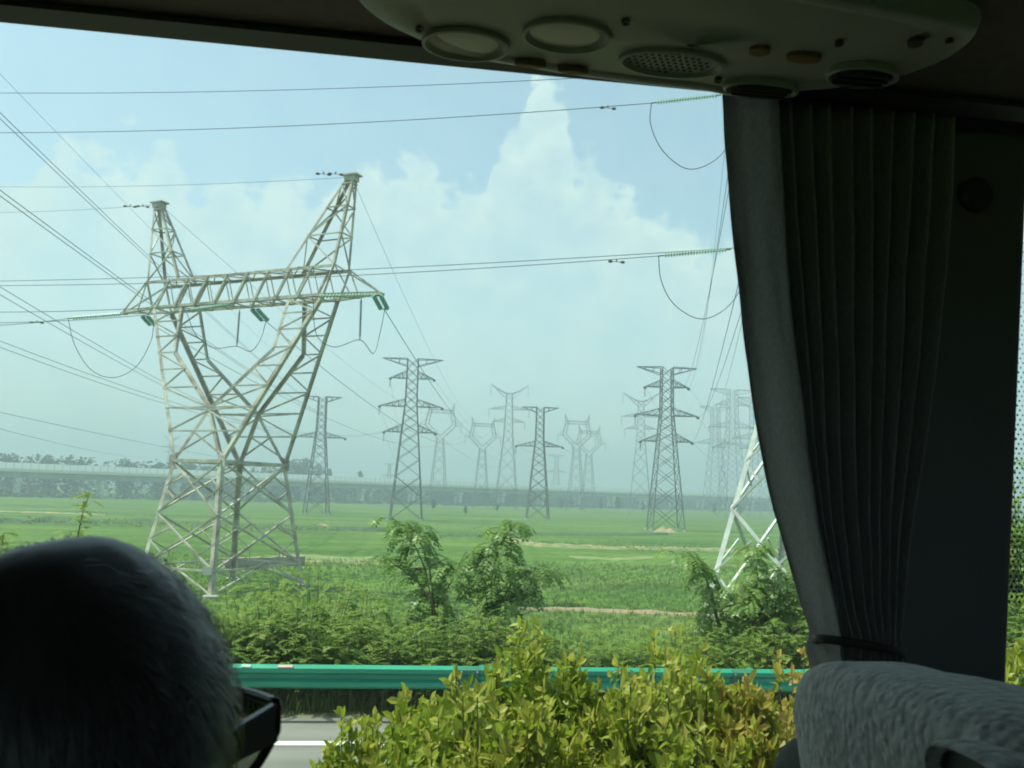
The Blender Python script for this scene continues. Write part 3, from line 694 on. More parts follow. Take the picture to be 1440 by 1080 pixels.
pair(-120, 42, 42, t4(1, .165, -1), .8, .35, 'wire of the highest twin pair sloping down from the upper left corner', .024)
pair(-120, 178, 44, t4(.86, .03, 0), 1.2, .35, 'wire of the second highest twin pair sloping down past the left horn', .028)
pair(-120, 330, 46, t4(.65, .21, -1), 2.2, .5, 'wire of the third twin pair sloping down below the left crossbeam tip', .022)
pair(-120, 432, 60, tip_of(T1, H1, .54, .16, -1), 4, .5, 'wire of the lowest twin pair sloping gently down behind the big pylon', .022)
wire(at(-120, -20, 42), t4(1, .0, 0), .8, .012, 'hair thin single wire sloping down above all the twin pairs at upper left', CW, 'earth_wire', 'earth wire', 36)
wire(at(-120, 553, 120), at(548, 660, 700), 6, .04, 'upper of two faint low wires sloping down to the viaduct at far left', CW)
wire(at(-120, 570, 120), at(242, 640, 640), 4, .04, 'lower of two faint low wires sloping down to the viaduct at far left', CW)
MW = 'faint wires strung between the far pylons'
for i, (z, L_) in enumerate(D4):
    for s in (-1, 1):
        wire(tip_of(T1, H1, z, L_, s), at(640 + 70 * s, 640 + 8 * i, 420), 3, .025, f'faint wire beyond the tall dark pylon, from its {("top", "middle", "lowest")[i]} {"left" if s < 0 else "right"} arm', MW)
        wire(tip_of(T2, H2, z, L_, s), at(1000 + 40 * s, 610 + 25 * i, 520), 3, .025, f'faint wire beyond the pylon by the curtain, from its {("top", "middle", "lowest")[i]} {"left" if s < 0 else "right"} arm', MW)
for s in (-1, 1): wire(tip_of(T3, H3, .65, .21, s), at(820 + 15 * s, 630, 430), 3, .03, f'faint wire from the {"left" if s < 0 else "right"} lower arm of the flat topped pylon', MW)

# ------------------------------------------------------------------ viaduct and far trees
def build_viaduct():
    P0, P1 = V((-208, 360, 0)), V((180, 700, 0)); d = (P1 - P0).normalized(); nv = V((-d.y, d.x, 0))
    org = P0 - d * 330; Ltot = 1250
    root = empty('viaduct', org + V((0, 0, ZF)), math.atan2(d.y, d.x))
    def run(name, prof, material, z_is=0):
        m = MB(); k = len(prof); L_ = Ltot
        m.v = [(x, y, z - ZF) for x in (0, L_) for (y, z) in prof]; m.f = [(i, (i + 1) % k, k + (i + 1) % k, k + i) for i in range(k)] + [tuple(range(k))[::-1], tuple(range(k, 2 * k))]
        return m.build(name, material, root)
    run('girder', [(-2.6, 3.6), (2.6, 3.6), (3.4, 5.4), (6.2, 6.1), (6.2, 6.4), (-6.2, 6.4), (-6.2, 6.1), (-3.4, 5.4)], mat('girder_concrete', (.48, .48, .46), .9, 0, var=.25, vscale=.2))
    run('deck_edge', [(-6.35, 6.02), (-6.205, 6.02), (-6.205, 7.2), (-6.35, 7.2)], mat('edge_concrete', (.80, .76, .62), .85, 0, var=.12, vscale=.15, stretch=(1, 1, 4)))
    run('deck_edge', [(6.205, 6.02), (6.35, 6.02), (6.35, 7.2), (6.205, 7.2)], bpy.data.materials['edge_concrete'])
    PANEL = leaf_mat('barrier_panel', [(0, (.80, .84, .86)), (1, (.86, .88, .88))], .4, .5, .3)
    for y in (-6.28, 6.28): run('noise_barrier', [(y - .05, 7.21), (y + .05, 7.21), (y + .05, 9.6), (y - .05, 9.6)], PANEL)
    m = MB()
    for i in range(0, 420):
        m.box(V((i * 3 - .0, -6.36, 8.4 - ZF)), V((.07, 0, 0)), V((0, .06, 0)), V((0, 0, 1.25)))
    m.build('barrier_post', mat('post_grey', (.3, .34, .35), .5, .3), root)['kind'] = 'stuff'
    PC = mat('pier_concrete', (.76, .75, .70), .9, 0, var=.2, vscale=.4)
    for i in range(38):
        x = 12 + i * 32.7
        m = MB()
        for y in (-1.9, 1.9): m.lathe(V((x, y, -.5)), V((0, 0, 1)), [(1.0, 0), (1.0, 6.6 - .2)], 14)
        m.box(V((x, 0, 6.75)), V((1.25, 0, 0)), V((0, 3.1, 0)), V((0, 0, .78))); m.build('pier', PC, root)
    tag(root, 'long pale concrete viaduct on piers crossing the whole field in the distance', 'viaduct')
    return org, d, nv
vo, vd, vn = build_viaduct()

def leaf_cloud(mb, rng, c, rx, ry, rz, n, size, tone=(0, 1), flat=.2, shell=.35):
    for _ in range(n):
        while True:
            q = V((rng.uniform(-1, 1), rng.uniform(-1, 1), rng.uniform(-1, 1)))
            if shell < q.length < 1: break
        p = c + V((q.x * rx, q.y * ry, q.z * rz)); s = size * rng.uniform(.6, 1.3)
        x = V((rng.gauss(0, 1), rng.gauss(0, 1), rng.gauss(0, flat))).normalized(); y = x.cross(V((rng.gauss(0, 1), rng.gauss(0, 1), 1))).normalized()
        t = rng.uniform(*tone)
        mb.add([p - x * s, p + y * s * .6, p + x * s, p - y * s * .6], [(0, 1, 2, 3)], t)
FAR_LEAF = leaf_mat('far_tree_leaf', [(0, (.018, .035, .014)), (.5, (.03, .062, .02)), (1.1, (.055, .10, .03))], .7, .2, .1)
BARK = mat('bark', (.15, .14, .08), .9, 0, var=.4, vscale=8, bump=.6, bscale=20)
FARBARK = mat('far_bark', (.09, .075, .06), .9)
def tree_mesh(rng, h, w, tall=False):
    tr = MB(); tr.tube([V((0, 0, -.3)), V((.1, 0, h * .35)), V((-.05, .1, h * .8))], [h * .022, h * .016, h * .005], 7)
    cr = MB(); n = rng.randint(9, 13)
    for i in range(n):
        z = h * (.25 + .7 * i / n); rr = w * (.55 + .45 * math.sin(math.pi * (.15 + .8 * i / n))) * (1 if not tall else .55)
        a = rng.uniform(0, 6.28); off = V((math.cos(a), math.sin(a), 0)) * rr * rng.uniform(.25, .6)
        tr.tube([V((0, 0, z * .8)), off * .7 + V((0, 0, z))], [h * .006, h * .002], 5)
        leaf_cloud(cr, rng, off + V((0, 0, z)), rr * .6, rr * .6, h * .10, 150, w * .10, (rng.uniform(0, .3), rng.uniform(.5, 1)))
    return tr, cr
variants = []
for i in range(5):
    rg = random.Random(40 + i); t_, c_ = tree_mesh(rg, 16, 4.2, i >= 3)
    r0 = empty('broadleaf_tree'); tb = t_.build('trunk', FARBARK, r0); cb = c_.build('crown', FAR_LEAF, r0); variants.append((r0, tb, cb))
used = set()
def far_tree(vi, loc, sc, label, group, rz):
    r0, tb, cb = variants[vi]
    if vi not in used: used.add(vi); r = r0
    else: r = copy_tree(r0)
    r.location = loc; r.scale = (sc * rnd.uniform(.85, 1.25), sc * rnd.uniform(.85, 1.25), sc); r.rotation_euler = (0, 0, rz); tag(r, label, 'tree', group)
# individual trees standing before and beside the viaduct
spots = [(412, 642, 500, 'tallest tree of the clump rising over the viaduct behind the big pylon right leg'), (430, 640, 500, 'second tree of the clump over the viaduct beside the big pylon right leg'), (447, 650, 510, 'third tree of the clump over the viaduct, before it thins out'), (463, 655, 520, 'small last tree at the right end of the clump over the viaduct'),
         (508, 660, 540, 'lone round tree top showing above the viaduct left of the tall dark pylon'), (15, 634, 420, 'round tree top above the viaduct at the far left frame edge'), (70, 636, 430, 'tree top above the viaduct, second knot from the left frame edge'), (178, 641, 440, 'tree top above the viaduct halfway to the big pylon')]
for i, (px, py, Y, lb) in enumerate(spots):
    p = at(px, py, Y); far_tree(i % 5, (p.x, p.y, ZF), (p.z - ZF) / 16.6, lb, 'trees showing above the viaduct', rnd.uniform(0, 6))
under = [(610, 705, 470, 3.4), (655, 712, 430, 2.2), (700, 708, 440, 2.6), (845, 697, 520, 5), (868, 690, 540, 6), (905, 700, 500, 4), (1005, 700, 480, 4.5), (1040, 702, 490, 4.2), (790, 703, 480, 4)]
for i, (px, py, Y, h) in enumerate(under):
    p = onz(px, py + 12, ZF); Y = min(p.y, 470); p = at(px, 700, Y); far_tree(i % 3, (p.x, p.y, ZF), h / 12, f'{("first", "second", "third", "fourth", "fifth", "sixth", "seventh", "eighth", "ninth")[i]} dark tree from left, standing before the viaduct piers', 'dark trees before the viaduct piers', rnd.uniform(0, 6))
# the far wood behind the viaduct reads as one mass
def far_wood():
    mb = MB(); rg = random.Random(11)
    for i in range(1000):
        x = rg.uniform(120, 1150); back = rg.uniform(12, 60)
        t = x / 1250; hmax = 19.5 if x < 480 else (14 if x < 620 else 10.0)
        g = vo + vd * x + vn * back; hh = hmax * rg.uniform(.8, 1.02) * (1 + .12 * noise.noise(V((x * .02, 0, 0))))
        for j in range(4):
            c = V((g.x + rg.uniform(-2, 2), g.y + rg.uniform(-2, 2), ZF + hh * (.14 + .22 * j)))
            leaf_cloud(mb, rg, c, 2.9, 2.6, hh * .17, 24, .95, ((lambda q: (q * .6, .25 + q * .75))(max(0, min(1, .5 + 1.1 * noise.noise(V((c.x * .06, c.z * .2, 2)))))) ), .3, .2)
    tag(mb.build('treeline', FAR_LEAF), 'hazy dark wood seen behind and beneath the viaduct', 'wood', kind='stuff')
    mb = MB(); rg = random.Random(12)
    for i in range(500):
        x = rg.uniform(250, 1100); fwd = rg.uniform(9, 22); g = vo + vd * x - vn * fwd; hh = rg.uniform(1.0, 2.6)
        leaf_cloud(mb, rg, V((g.x, g.y, ZF + hh * .4)), 3.0, 2.2, hh * .6, 26, .6, (.2, 1.0), .3, .2)
    tag(mb.build('undergrowth', FAR_LEAF), 'low scrubby growth along the foot of the viaduct piers', 'scrub', kind='stuff')
far_wood()
# far horizon hills of trees out to the edge of sight
mb = MB(); rg = random.Random(5)
for i in range(700):
    a = rg.uniform(-.75, .75); Y = rg.uniform(900, 1150); c = V((math.tan(a) * Y, Y, ZF + rg.uniform(1, 9))); leaf_cloud(mb, rg, c, 12, 8, 5, 14, 3, (.1, .8), .4, .2)
tag(mb.build('horizon_woods', FAR_LEAF), 'faint blue wood along the horizon seen through haze', 'wood', kind='stuff')

# ------------------------------------------------------------------ guardrail
def build_rail():
    TEAL = mat('guardrail_paint', (.022, .31, .195), .38, 0, var=.3, vscale=1.6, spec=.6, col2=(.014, .20, .125), stretch=(.4, 1, 3))
    root = empty('guardrail', RP(0, N_RAIL, 0), RA)
    h = .31; zc = .75 - h / 2; d = .082
    prof = [(0.0, .155), (-.02, .152), (-d, .118), (-d, .068), (-.012, .028), (-.012, -.028), (-d, -.068), (-d, -.118), (-.02, -.152), (0.0, -.155)]
    m = MB(); xs = [-48 + 4 * i for i in range(25)]; k = len(prof)
    for i, x in enumerate(xs):
        dz = .012 * noise.noise(V((i * .7, 0, 0))); dy = .015 * noise.noise(V((i * .6, 3, 0)))
        m.v += [(x, y + dy, zc + z + dz) for y, z in prof]
    m.f = [(i * k + j, (i + 1) * k + j, (i + 1) * k + j + 1, i * k + j + 1) for i in range(len(xs) - 1) for j in range(k - 1)]
    o = m.build('beam', TEAL, root); add_mod(o, 'SOLIDIFY', thickness=.006)
    PATCH = mat('guardrail_joint', (.010, .20, .13), .45, 0, var=.4, vscale=6, col2=(.05, .12, .08)); BOLT = mat('bolt_steel', (.30, .31, .30), .5, .4)
    for x in xs[1:-1]:
        sp = MB(); sp.v = [(x + .95 + dx, y - .007, zc + z) for dx in (-.16, .16) for y, z in prof]; sp.f = [(j, k + j, k + j + 1, j + 1) for j in range(k - 1)]
        q = sp.build('lap_joint', PATCH, root); add_mod(q, 'SOLIDIFY', thickness=.005)
        for dx in (-.11, .11):
            for dz in (-.046, .046, -.093, .093):
                b = MB(); yy = -.052 if abs(dz) < .06 else -d - .009; b.lathe(V((x + .95 + dx, yy, zc + dz)), V((0, -1, 0)), [(.016, 0), (.016, .006), (.009, .012)], 8); b.build('bolt', BOLT, q)
    for x in xs:
        p = MB(); p.lathe(V((x + 1.15, .16, -.6)), V((0, 0, 1)), [(.057, 0), (.057, 1.32), (.045, 1.34)], 12); q = p.build('post', TEAL, root, smooth=False)
        b = MB(); b.box(V((x + 1.15, .052, zc)), V((.05, 0, 0)), V((0, .05, 0)), V((0, 0, .09))); b.build('spacer_block', TEAL, q)
    r_ = onz(402, 938, .72); sx = r_.dot(RD)
    for s_, wdt, c_ in ((sx, .1, (.62, .42, .38)), (onz(347, 938, .72).dot(RD), .06, (.45, .62, .55))):
        b = MB(); b.box(V((s_, -.062, zc + .135)), V((wdt, 0, 0)), V((0, .02, .012)), V((0, -.012, .018))); b.build('reflector', mat('reflector_plate', c_, .4, 0, var=.3, vscale=30), root)
    tag(root, 'teal green steel crash barrier along the far road edge', 'guardrail')
build_rail()

# ------------------------------------------------------------------ shrubs and saplings on the embankment
def rot_about(v, ax, a): return Matrix.Rotation(a, 3, ax) @ v
def pinnate(mb, rng, base, d, length, pairs, lw, ll, tone, droop=.5):
    # a compound leaf: a drooping rachis with paired leaflets
    pts = []; p = base.copy(); dd = d.normalized(); st = length / pairs
    for i in range(pairs + 1):
        pts.append((p.copy(), dd.copy())); p = p + dd * st; dd = (dd + V((0, 0, -droop * st / length * 1.6))).normalized()
    mb.tube([q for q, _ in pts[::max(1, pairs // 3)]], ll * .03, 3, False, tone * .8)
    side = d.cross(V((0, 0, 1))); side = side.normalized() if side.length > .01 else V((1, 0, 0))
    for i, (q, e) in enumerate(pts[1:]):
        for s in (-1, 1):
            ld = (side * s + e * .45 + V((0, 0, rng.uniform(-.45, .1)))).normalized()
            nn = ld.cross(e); nn = nn.normalized() if nn.length > .01 else V((0, 0, 1)); wd = ld.cross(nn).normalized() * lw * rng.uniform(.8, 1.2)
            l_ = ll * rng.uniform(.75, 1.15) * (.65 + .35 * math.sin(math.pi * (i + 1) / (pairs + 1)))
            mb.add([q, q + ld * l_ * .45 + wd, q + ld * l_, q + ld * l_ * .45 - wd], [(0, 1, 2, 3)], min(1, max(0, tone + rng.uniform(-.12, .12))))
SHRUB = leaf_mat('shrub_leaf', [(0, (.085, .155, .026)), (.45, (.155, .26, .045)), (.8, (.22, .32, .06)), (1.15, (.29, .35, .08))], .6, .48)
SAPL = leaf_mat('sapling_leaf', [(0, (.085, .155, .035)), (.5, (.160, .275, .06)), (1.1, (.26, .37, .11))], .42, .5, .45)
def feather_shrub(rng, h, w, nstem, leafscale=1.0, dens=1.0):
    st = MB(); lf = MB()
    for i in range(nstem):
        a = rng.uniform(0, 6.283); r = w * math.sqrt(rng.random()); hh = h * (1.0 - .45 * (r / w) ** 2) * rng.uniform(.72, 1.05)
        top = V((math.cos(a) * r, math.sin(a) * r, hh)); b0 = V((top.x * .35, top.y * .35, -.3)); mid_ = b0.lerp(top, .5) + V((top.x * -.12, top.y * -.12, hh * .12))
        st.tube([b0, mid_, top], [.014, .010, .003], 4)
        nl = int(rng.randint(9, 14) * dens); tone = rng.uniform(.1, .8)
        for j in range(nl):
            t = .30 + .7 * (j + rng.random()) / nl
            p = b0.lerp(mid_, t * 2) if t < .5 else mid_.lerp(top, t * 2 - 1)
            az = rng.uniform(0, 6.283); d = V((math.cos(az), math.sin(az), rng.uniform(.15, .9) + .5 * (t > .9)))
            pinnate(lf, rng, p, d, rng.uniform(.16, .30) * leafscale, rng.randint(6, 8),   .016 * leafscale, .050 * leafscale, min(1, tone * .7 + t * .35 + rng.uniform(-.1, .1)), .6)
    return st, lf
shrub_var = []
for i in range(5):
    rg = random.Random(100 + i); s_, l_ = feather_shrub(rg, 1.9, 1.15, 62, 1.2)
    r0 = empty('roadside_shrub'); s_.build('stem', BARK, r0); l_.build('foliage', SHRUB, r0); shrub_var.append(r0)
used_s = set(); ORD = ['first', 'second', 'third', 'fourth', 'fifth', 'sixth', 'seventh', 'eighth', 'ninth', 'tenth', 'eleventh', 'twelfth', 'thirteenth', 'fourteenth', 'fifteenth', 'sixteenth', 'seventeenth', 'eighteenth']
def shrub_at(vi, px, ptop, n, label, wscale=1.0, group='shrubs behind the guardrail', rows=None):
    r = CF + CR * ((px - 720) / FPX) + CU * ((540 - ptop) / FPX); p = EYE + r * (n / r.dot(RN))
    g = ground_z(p.dot(RD), n); h = max(.5, p.z - g)
    v0 = shrub_var[vi]
    if vi in used_s: o = copy_tree(v0)
    else: used_s.add(vi); o = v0
    o.location = (p.x, p.y, g); sc = h / 1.95; ws = wscale * (.55 + .45 * sc); o.scale = (ws, ws, sc); o.rotation_euler = (0, 0, rnd.uniform(0, 6.28)); tag(o, label, 'shrub', group)
rows = [(N_RAIL + 1.15, 'front row', [(255, 868), (318, 858), (375, 846), (430, 836), (487, 848), (545, 852), (605, 852), (668, 858), (730, 868), (795, 884), (858, 892), (920, 895), (985, 892), (1045, 872), (1105, 862), (1170, 860)]),
        (N_RAIL + 2.4, 'middle row', [(225, 842), (296, 850), (352, 826), (402, 805), (452, 802), (512, 828), (575, 832), (640, 836), (700, 846), (770, 862), (840, 876), (905, 876), (970, 872), (1036, 826), (1092, 800), (1140, 812)]),
        (N_RAIL + 4.0, 'back row', [(240, 834), (330, 842), (420, 796), (540, 836), (620, 828), (690, 840), (810, 870), (940, 884), (1062, 790), (1120, 796)])]
for n, nm, L_ in rows:
    for i, (px, pt) in enumerate(L_):
        shrub_at(rnd.randrange(5), px, pt, n, f'feathery green shrub behind the guardrail, {ORD[i]} from left in the {nm}', 1.0)
for i, (px, pt) in enumerate([(1428, 640), (1450, 760), (1435, 800), (1432, 850), (1450, 880)]):
    shrub_at(rnd.randrange(5), px, pt, N_RAIL + (5 - i), f'green shrub seen past the pillar in the next window, {ORD[i]} from the top', 1.1, 'shrubs in the next window')

def sapling(name, px_root, n, branches, label, rng, lsize=1.0, tone0=.5, pairs=7, material=SAPL, droop=1.1):
    # branches: pixel polylines of each leader; leaves hang along its upper part
    q = at(px_root, 900, 1); r = CF + CR * ((px_root - 720) / FPX) + CU * ((540 - 900) / FPX); p = EYE + r * (n / r.dot(RN)); g = V((p.x, p.y, ground_z(p.dot(RD), n)))
    root = empty(name, g); st = MB(); lf = MB()
    for bl, dn, spread in branches:
        P = [V((0, 0, -.3))]
        for k_, (x, y) in enumerate(bl):
            r = CF + CR * ((x - 720) / FPX) + CU * ((540 - y) / FPX); nn_ = n + rng.uniform(-.3, .3); P.append(EYE + r * (nn_ / r.dot(RN)) - g)
        st.tube(P, [.022 * (1 - .85 * i / (len(P) - 1)) for i in range(len(P))], 6)
        for i in range(dn):
            t = .25 + .75 * (i / dn) ** .8 if len(P) > 2 else .4 + .6 * i / dn
            f_ = t * (len(P) - 1); j = min(int(f_), len(P) - 2); c_ = P[j].lerp(P[j + 1], f_ - j)
            if j == 0 and f_ < .55: continue
            a = rng.uniform(0, 6.283); d = V((math.cos(a), math.sin(a), rng.uniform(.0, .8)))
            # side twig, then a compound leaf hanging from it
            e = c_ + d.normalized() * spread * rng.uniform(.1, 1) * (1.15 - .6 * t); st.tube([c_, e], [.006, .003], 3)
            for _ in range(2):
                a2 = a + rng.uniform(-.9, .9); pinnate(lf, rng, e, V((math.cos(a2), math.sin(a2), rng.uniform(-.1, .5))), rng.uniform(.3, .5) * lsize, pairs, .026 * lsize, .115 * lsize, min(1, max(0, tone0 + rng.uniform(-.3, .35))), droop)
    st.build('stem', BARK, root); lf.build('foliage', material, root); tag(root, label, 'sapling', 'saplings above the thicket'); return root
rg = random.Random(21)
sapling('young_tree', 620, N_RAIL + 2.6, [([(608, 850), (598, 800), (578, 755), (552, 728)], 26, .32), ([(612, 860), (604, 800), (590, 760), (584, 735)], 16, .28), ([(610, 850), (585, 815), (550, 790), (540, 780)], 12, .18), ([(615, 850), (640, 810), (655, 775)], 17, .3)], 'young tree with drooping glossy leaves, its left crown leaning toward the big pylon', rg)
sapling('young_tree', 690, N_RAIL + 2.3, [([(690, 870), (692, 800), (705, 760), (725, 738)], 34, .38), ([(688, 870), (680, 810), (668, 790)], 17, .34), ([(692, 870), (720, 820), (750, 800), (775, 812)], 22, .28), ([(690, 850), (700, 790), (700, 760)], 18, .36), ([(690, 880), (715, 845), (745, 830)], 22, .3)], 'fuller young tree with a leaning pale green top, right of the drooping one', rg)
sapling('young_tree', 1075, N_RAIL + 2.0, [([(1075, 880), (1068, 820), (1060, 780), (1062, 766)], 30, .22), ([(1075, 880), (1090, 830), (1110, 805)], 34, .32), ([(1072, 890), (1045, 845), (1040, 820)], 30, .3), ([(1078, 890), (1110, 850), (1130, 830)], 30, .32)], 'leafy sapling in front of the bright pylon leg beside the curtain', rg, .85, .6, 8, SAPL, .8)
sapling('young_tree', 1020, N_RAIL + 2.2, [([(1010, 880), (992, 810), (965, 785), (942, 775)], 18, .22), ([(1012, 880), (1000, 830), (985, 800)], 16, .24)], 'slim sapling arching leftward over the field left of the bright pylon leg', rg, .95, .55, 8)
sapling('young_tree', 112, N_RAIL + 3.0, [([(112, 800), (110, 750), (118, 715), (128, 690)], 22, .12), ([(112, 800), (104, 760), (98, 745)], 10, .12)], 'thin pale sapling rising behind the crown of the grey haired head', rg, .55, .9, 6, SHRUB, .6)
sapling('young_tree', -5, N_RAIL + 3.0, [([(-5, 820), (2, 770), (6, 748)], 22, .18)], 'yellowish sapling top cut off by the left frame edge', rg, .6, 1.0, 6, SHRUB, .6)

# rough grass: on the verge under the rail, on the slope, across the near field
def grass(name, rng, n, place, hmin, hmax, wmax, material, label, blades=5):
    mb = MB()
    for _ in range(n):
        g, k_ = place(rng); tone = rng.random()
        for b_ in range(blades):
            a = rng.uniform(0, 6.283); h = rng.uniform(hmin, hmax) * k_; w_ = rng.uniform(.3, 1) * wmax * k_; o = g + V((rng.gauss(0, 1), rng.gauss(0, 1), 0)) * h * .25
            lean = V((math.cos(a), math.sin(a), 0)) * h * rng.uniform(.1, .6); s = V((-math.sin(a), math.cos(a), 0)) * w_
            mb.add([o - s, o + s, o + lean * .4 + V((0, 0, h * .6)) + s * .7, o + lean + V((0, 0, h)), o + lean * .4 + V((0, 0, h * .6)) - s * .7], [(0, 1, 2, 4), (4, 2, 3)], min(1, tone * .8 + rng.uniform(0, .2)))
    o = mb.build(name, material); tag(o, label, 'grass', kind='stuff'); return o
GRASS = leaf_mat('grass_blade', [(0, (.060, .105, .018)), (.5, (.105, .17, .03)), (.8, (.18, .19, .06)), (1.1, (.30, .24, .12))], .6, .3, .2)
FIELDG = leaf_mat('field_blade', [(0, (.090, .165, .030)), (.6, (.135, .228, .040)), (1.15, (.185, .26, .065))], .6, .3, .2)
def pl_verge(r):
    s, n = r.uniform(-9, 9), N_EDGE + .1 + (N_RAIL + 1.2 - N_EDGE) * r.random() ** .7; return RP(s, n, ground_z(s, n)), 1 if n > N_RAIL - .2 else .7
grass('verge_grass', random.Random(31), 4200, pl_verge, .12, .42, .010, GRASS, 'rough grass and weeds on the verge under the guardrail')
def pl_slope(r):
    s, n = r.uniform(-16, 16), r.uniform(N_RAIL + .6, N_RAIL + 10); return RP(s, n, ground_z(s, n)), 1.2
grass('slope_grass', random.Random(32), 4200, pl_slope, .2, .55, .013, GRASS, 'tall weeds covering the embankment slope beneath the shrubs')
def pl_field(r):
    n = N_RAIL + 8 + 75 * r.random() ** 1.7; s = r.uniform(-.75, .5) * (n + 8); return RP(s, n, ground_z(s, n)), .55 + n / 160
grass('field_crop', random.Random(33), 34000, pl_field, .12, .34, .03, FIELDG, 'low green crop covering the near part of the field', 4)

def field_weeds():
    mb = MB(); rg = random.Random(77)
    for pxs, n_, sz_ in (([(700, 760), (860, 770), (1010, 774)], 120, .45), ([(-40, 733), (120, 735), (300, 742), (470, 748)], 170, .55), ([(430, 790), (620, 800)], 50, .3), ([(610, 835), (720, 850), (850, 856), (1000, 862)], 130, .22), ([(820, 830), (930, 820), (1000, 840)], 50, .28)):
        for _ in range(n_):
            k_ = rg.randrange(len(pxs) - 1); t = rg.random(); a_, b_ = pxs[k_], pxs[k_ + 1]
            p = onz(a_[0] + (b_[0] - a_[0]) * t, a_[1] + (b_[1] - a_[1]) * t + rg.gauss(0, 1.5), ZF); p.z = ground_z(p.dot(RD), p.dot(RN)); q = sz_ * rg.uniform(.5, 1.5)
            leaf_cloud(mb, rg, p + V((0, 0, q * .5)), q * 1.6, q * 1.2, q * .8, 22, q * .28, (.1, 1), .6, .1)
    tag(mb.build('field_weeds', SHRUB), 'scrubby weeds along the bunds and ditches of the field', 'weeds', kind='stuff')
field_weeds()
BARE = mat('bare_patch', (.22, .22, .10), .95, 0, col2=(.11, .18, .045), vscale=.5, bump=.6, bscale=3, bdist=.15)
ridge('bare_patch', [(395, 780), (440, 783), (500, 786), (540, 784)], 4.0, .12, BARE, 12)
ridge('bare_patch', [(800, 783), (860, 786), (930, 784)], 2.5, .1, BARE, 13)

# ------------------------------------------------------------------ median hedge with yellow-green new leaves
def whorl(lf, rng, p, d, n, L_, W_, tone):
    x = d.orthogonal().normalized(); y = d.cross(x)
    for i in range(n):
        a = i * 2.4 + rng.uniform(-.3, .3); tilt = .55 + 1.1 * (i / n) + rng.uniform(-.25, .25)
        rad = x * math.cos(a) + y * math.sin(a); ld = (d * math.cos(tilt) + rad * math.sin(tilt)).normalized(); nn = (d * math.sin(tilt) - rad * math.cos(tilt)).normalized()
        sd = ld.cross(nn).normalized(); l_ = L_ * rng.uniform(.55, 1.35); w_ = W_ * rng.uniform(.75, 1.2); b = p - d * (i * .012)
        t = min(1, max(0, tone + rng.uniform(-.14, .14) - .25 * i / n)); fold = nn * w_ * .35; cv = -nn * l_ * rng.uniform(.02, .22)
        pts = [b, b + ld * l_ * .3 + sd * w_ * .8 + fold, b + ld * l_ * .35, b + ld * l_ * .3 - sd * w_ * .8 + fold, b + ld * l_ * .66 + sd * w_ + fold * .8 + cv * .45, b + ld * l_ * .68 + cv * .45, b + ld * l_ * .66 - sd * w_ + fold * .8 + cv * .45, b + ld * l_ + cv]
        lf.add(pts, [(0, 1, 2), (0, 2, 3), (1, 4, 5, 2), (2, 5, 6, 3), (4, 7, 5), (5, 7, 6)], t)
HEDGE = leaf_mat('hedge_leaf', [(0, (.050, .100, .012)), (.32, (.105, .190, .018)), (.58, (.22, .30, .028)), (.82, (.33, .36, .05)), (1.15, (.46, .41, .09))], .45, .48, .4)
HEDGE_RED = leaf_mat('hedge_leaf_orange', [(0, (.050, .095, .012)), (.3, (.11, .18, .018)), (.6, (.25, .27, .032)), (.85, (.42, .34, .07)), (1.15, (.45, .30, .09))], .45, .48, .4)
def hedge_bush(rng, h, w, nsh, base=.2):
    st = MB(); lf = MB()
    for i in range(nsh):
        a = rng.uniform(0, 6.283); r = w * math.sqrt(rng.random()); hh = h * (1 - .42 * (r / w) ** 2.2) * (rng.uniform(.76, .98) + (rng.uniform(.04, .13) if rng.random() < .12 else 0))
        if rng.random() < .45: hh *= rng.uniform(.45, .95)
        top = V((math.cos(a) * r, math.sin(a) * r, hh)); b0 = V((top.x * .25, top.y * .25, 0)); m_ = b0.lerp(top, .55) + V((top.x * .12, top.y * .12, -.02))
        st.tube([b0, m_, top], [.011, .007, .003], 4)
        dirn = (top - m_).normalized()
        dirn = (dirn * .6 + V((rng.gauss(0, .7), rng.gauss(0, .7), .25))).normalized()
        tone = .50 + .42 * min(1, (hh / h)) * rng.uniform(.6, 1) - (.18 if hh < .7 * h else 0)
        whorl(lf, rng, top, dirn, rng.randint(8, 13), .066, .0165, tone)
        for j in range(6):
            t = rng.uniform(.5, .97); p = b0.lerp(m_, t / .55) if t < .55 else m_.lerp(top, (t - .55) / .45)
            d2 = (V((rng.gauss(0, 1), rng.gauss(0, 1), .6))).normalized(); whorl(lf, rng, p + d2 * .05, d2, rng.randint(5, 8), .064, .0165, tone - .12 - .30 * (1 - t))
    return st, lf
hv = []
for i in range(3):
    rg = random.Random(200 + i); s_, l_ = hedge_bush(rg, 1.5, .66, 400); hv.append((s_, l_))
def bush_root(i, mtl):
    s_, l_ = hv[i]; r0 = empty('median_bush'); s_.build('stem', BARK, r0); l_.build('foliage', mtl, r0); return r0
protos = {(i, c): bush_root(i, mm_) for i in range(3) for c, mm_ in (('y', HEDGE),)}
protos.update({(i, 'o'): bush_root(i, HEDGE_RED) for i in range(2)})
used_h = set()
def bush(vi, c, px, ptop, n, ws, label):
    r = CF + CR * ((px - 720) / FPX) + CU * ((540 - ptop) / FPX); p = EYE + r * (n / r.dot(RN)); o = protos[(vi, c)]
    if (vi, c) in used_h: o = copy_tree(o)
    else: used_h.add((vi, c))
    g = .09; sc = (p.z - g) / 1.49; o.location = (p.x, p.y, g); o.scale = (ws * 1.1, ws * 1.1, sc * .5 + .5); o.location.z = g + 1.49 * (sc * .5 - .5); o.rotation_euler = (0, 0, rnd.uniform(0, 6.28)); tag(o, label, 'bush', 'bushes on the road median')
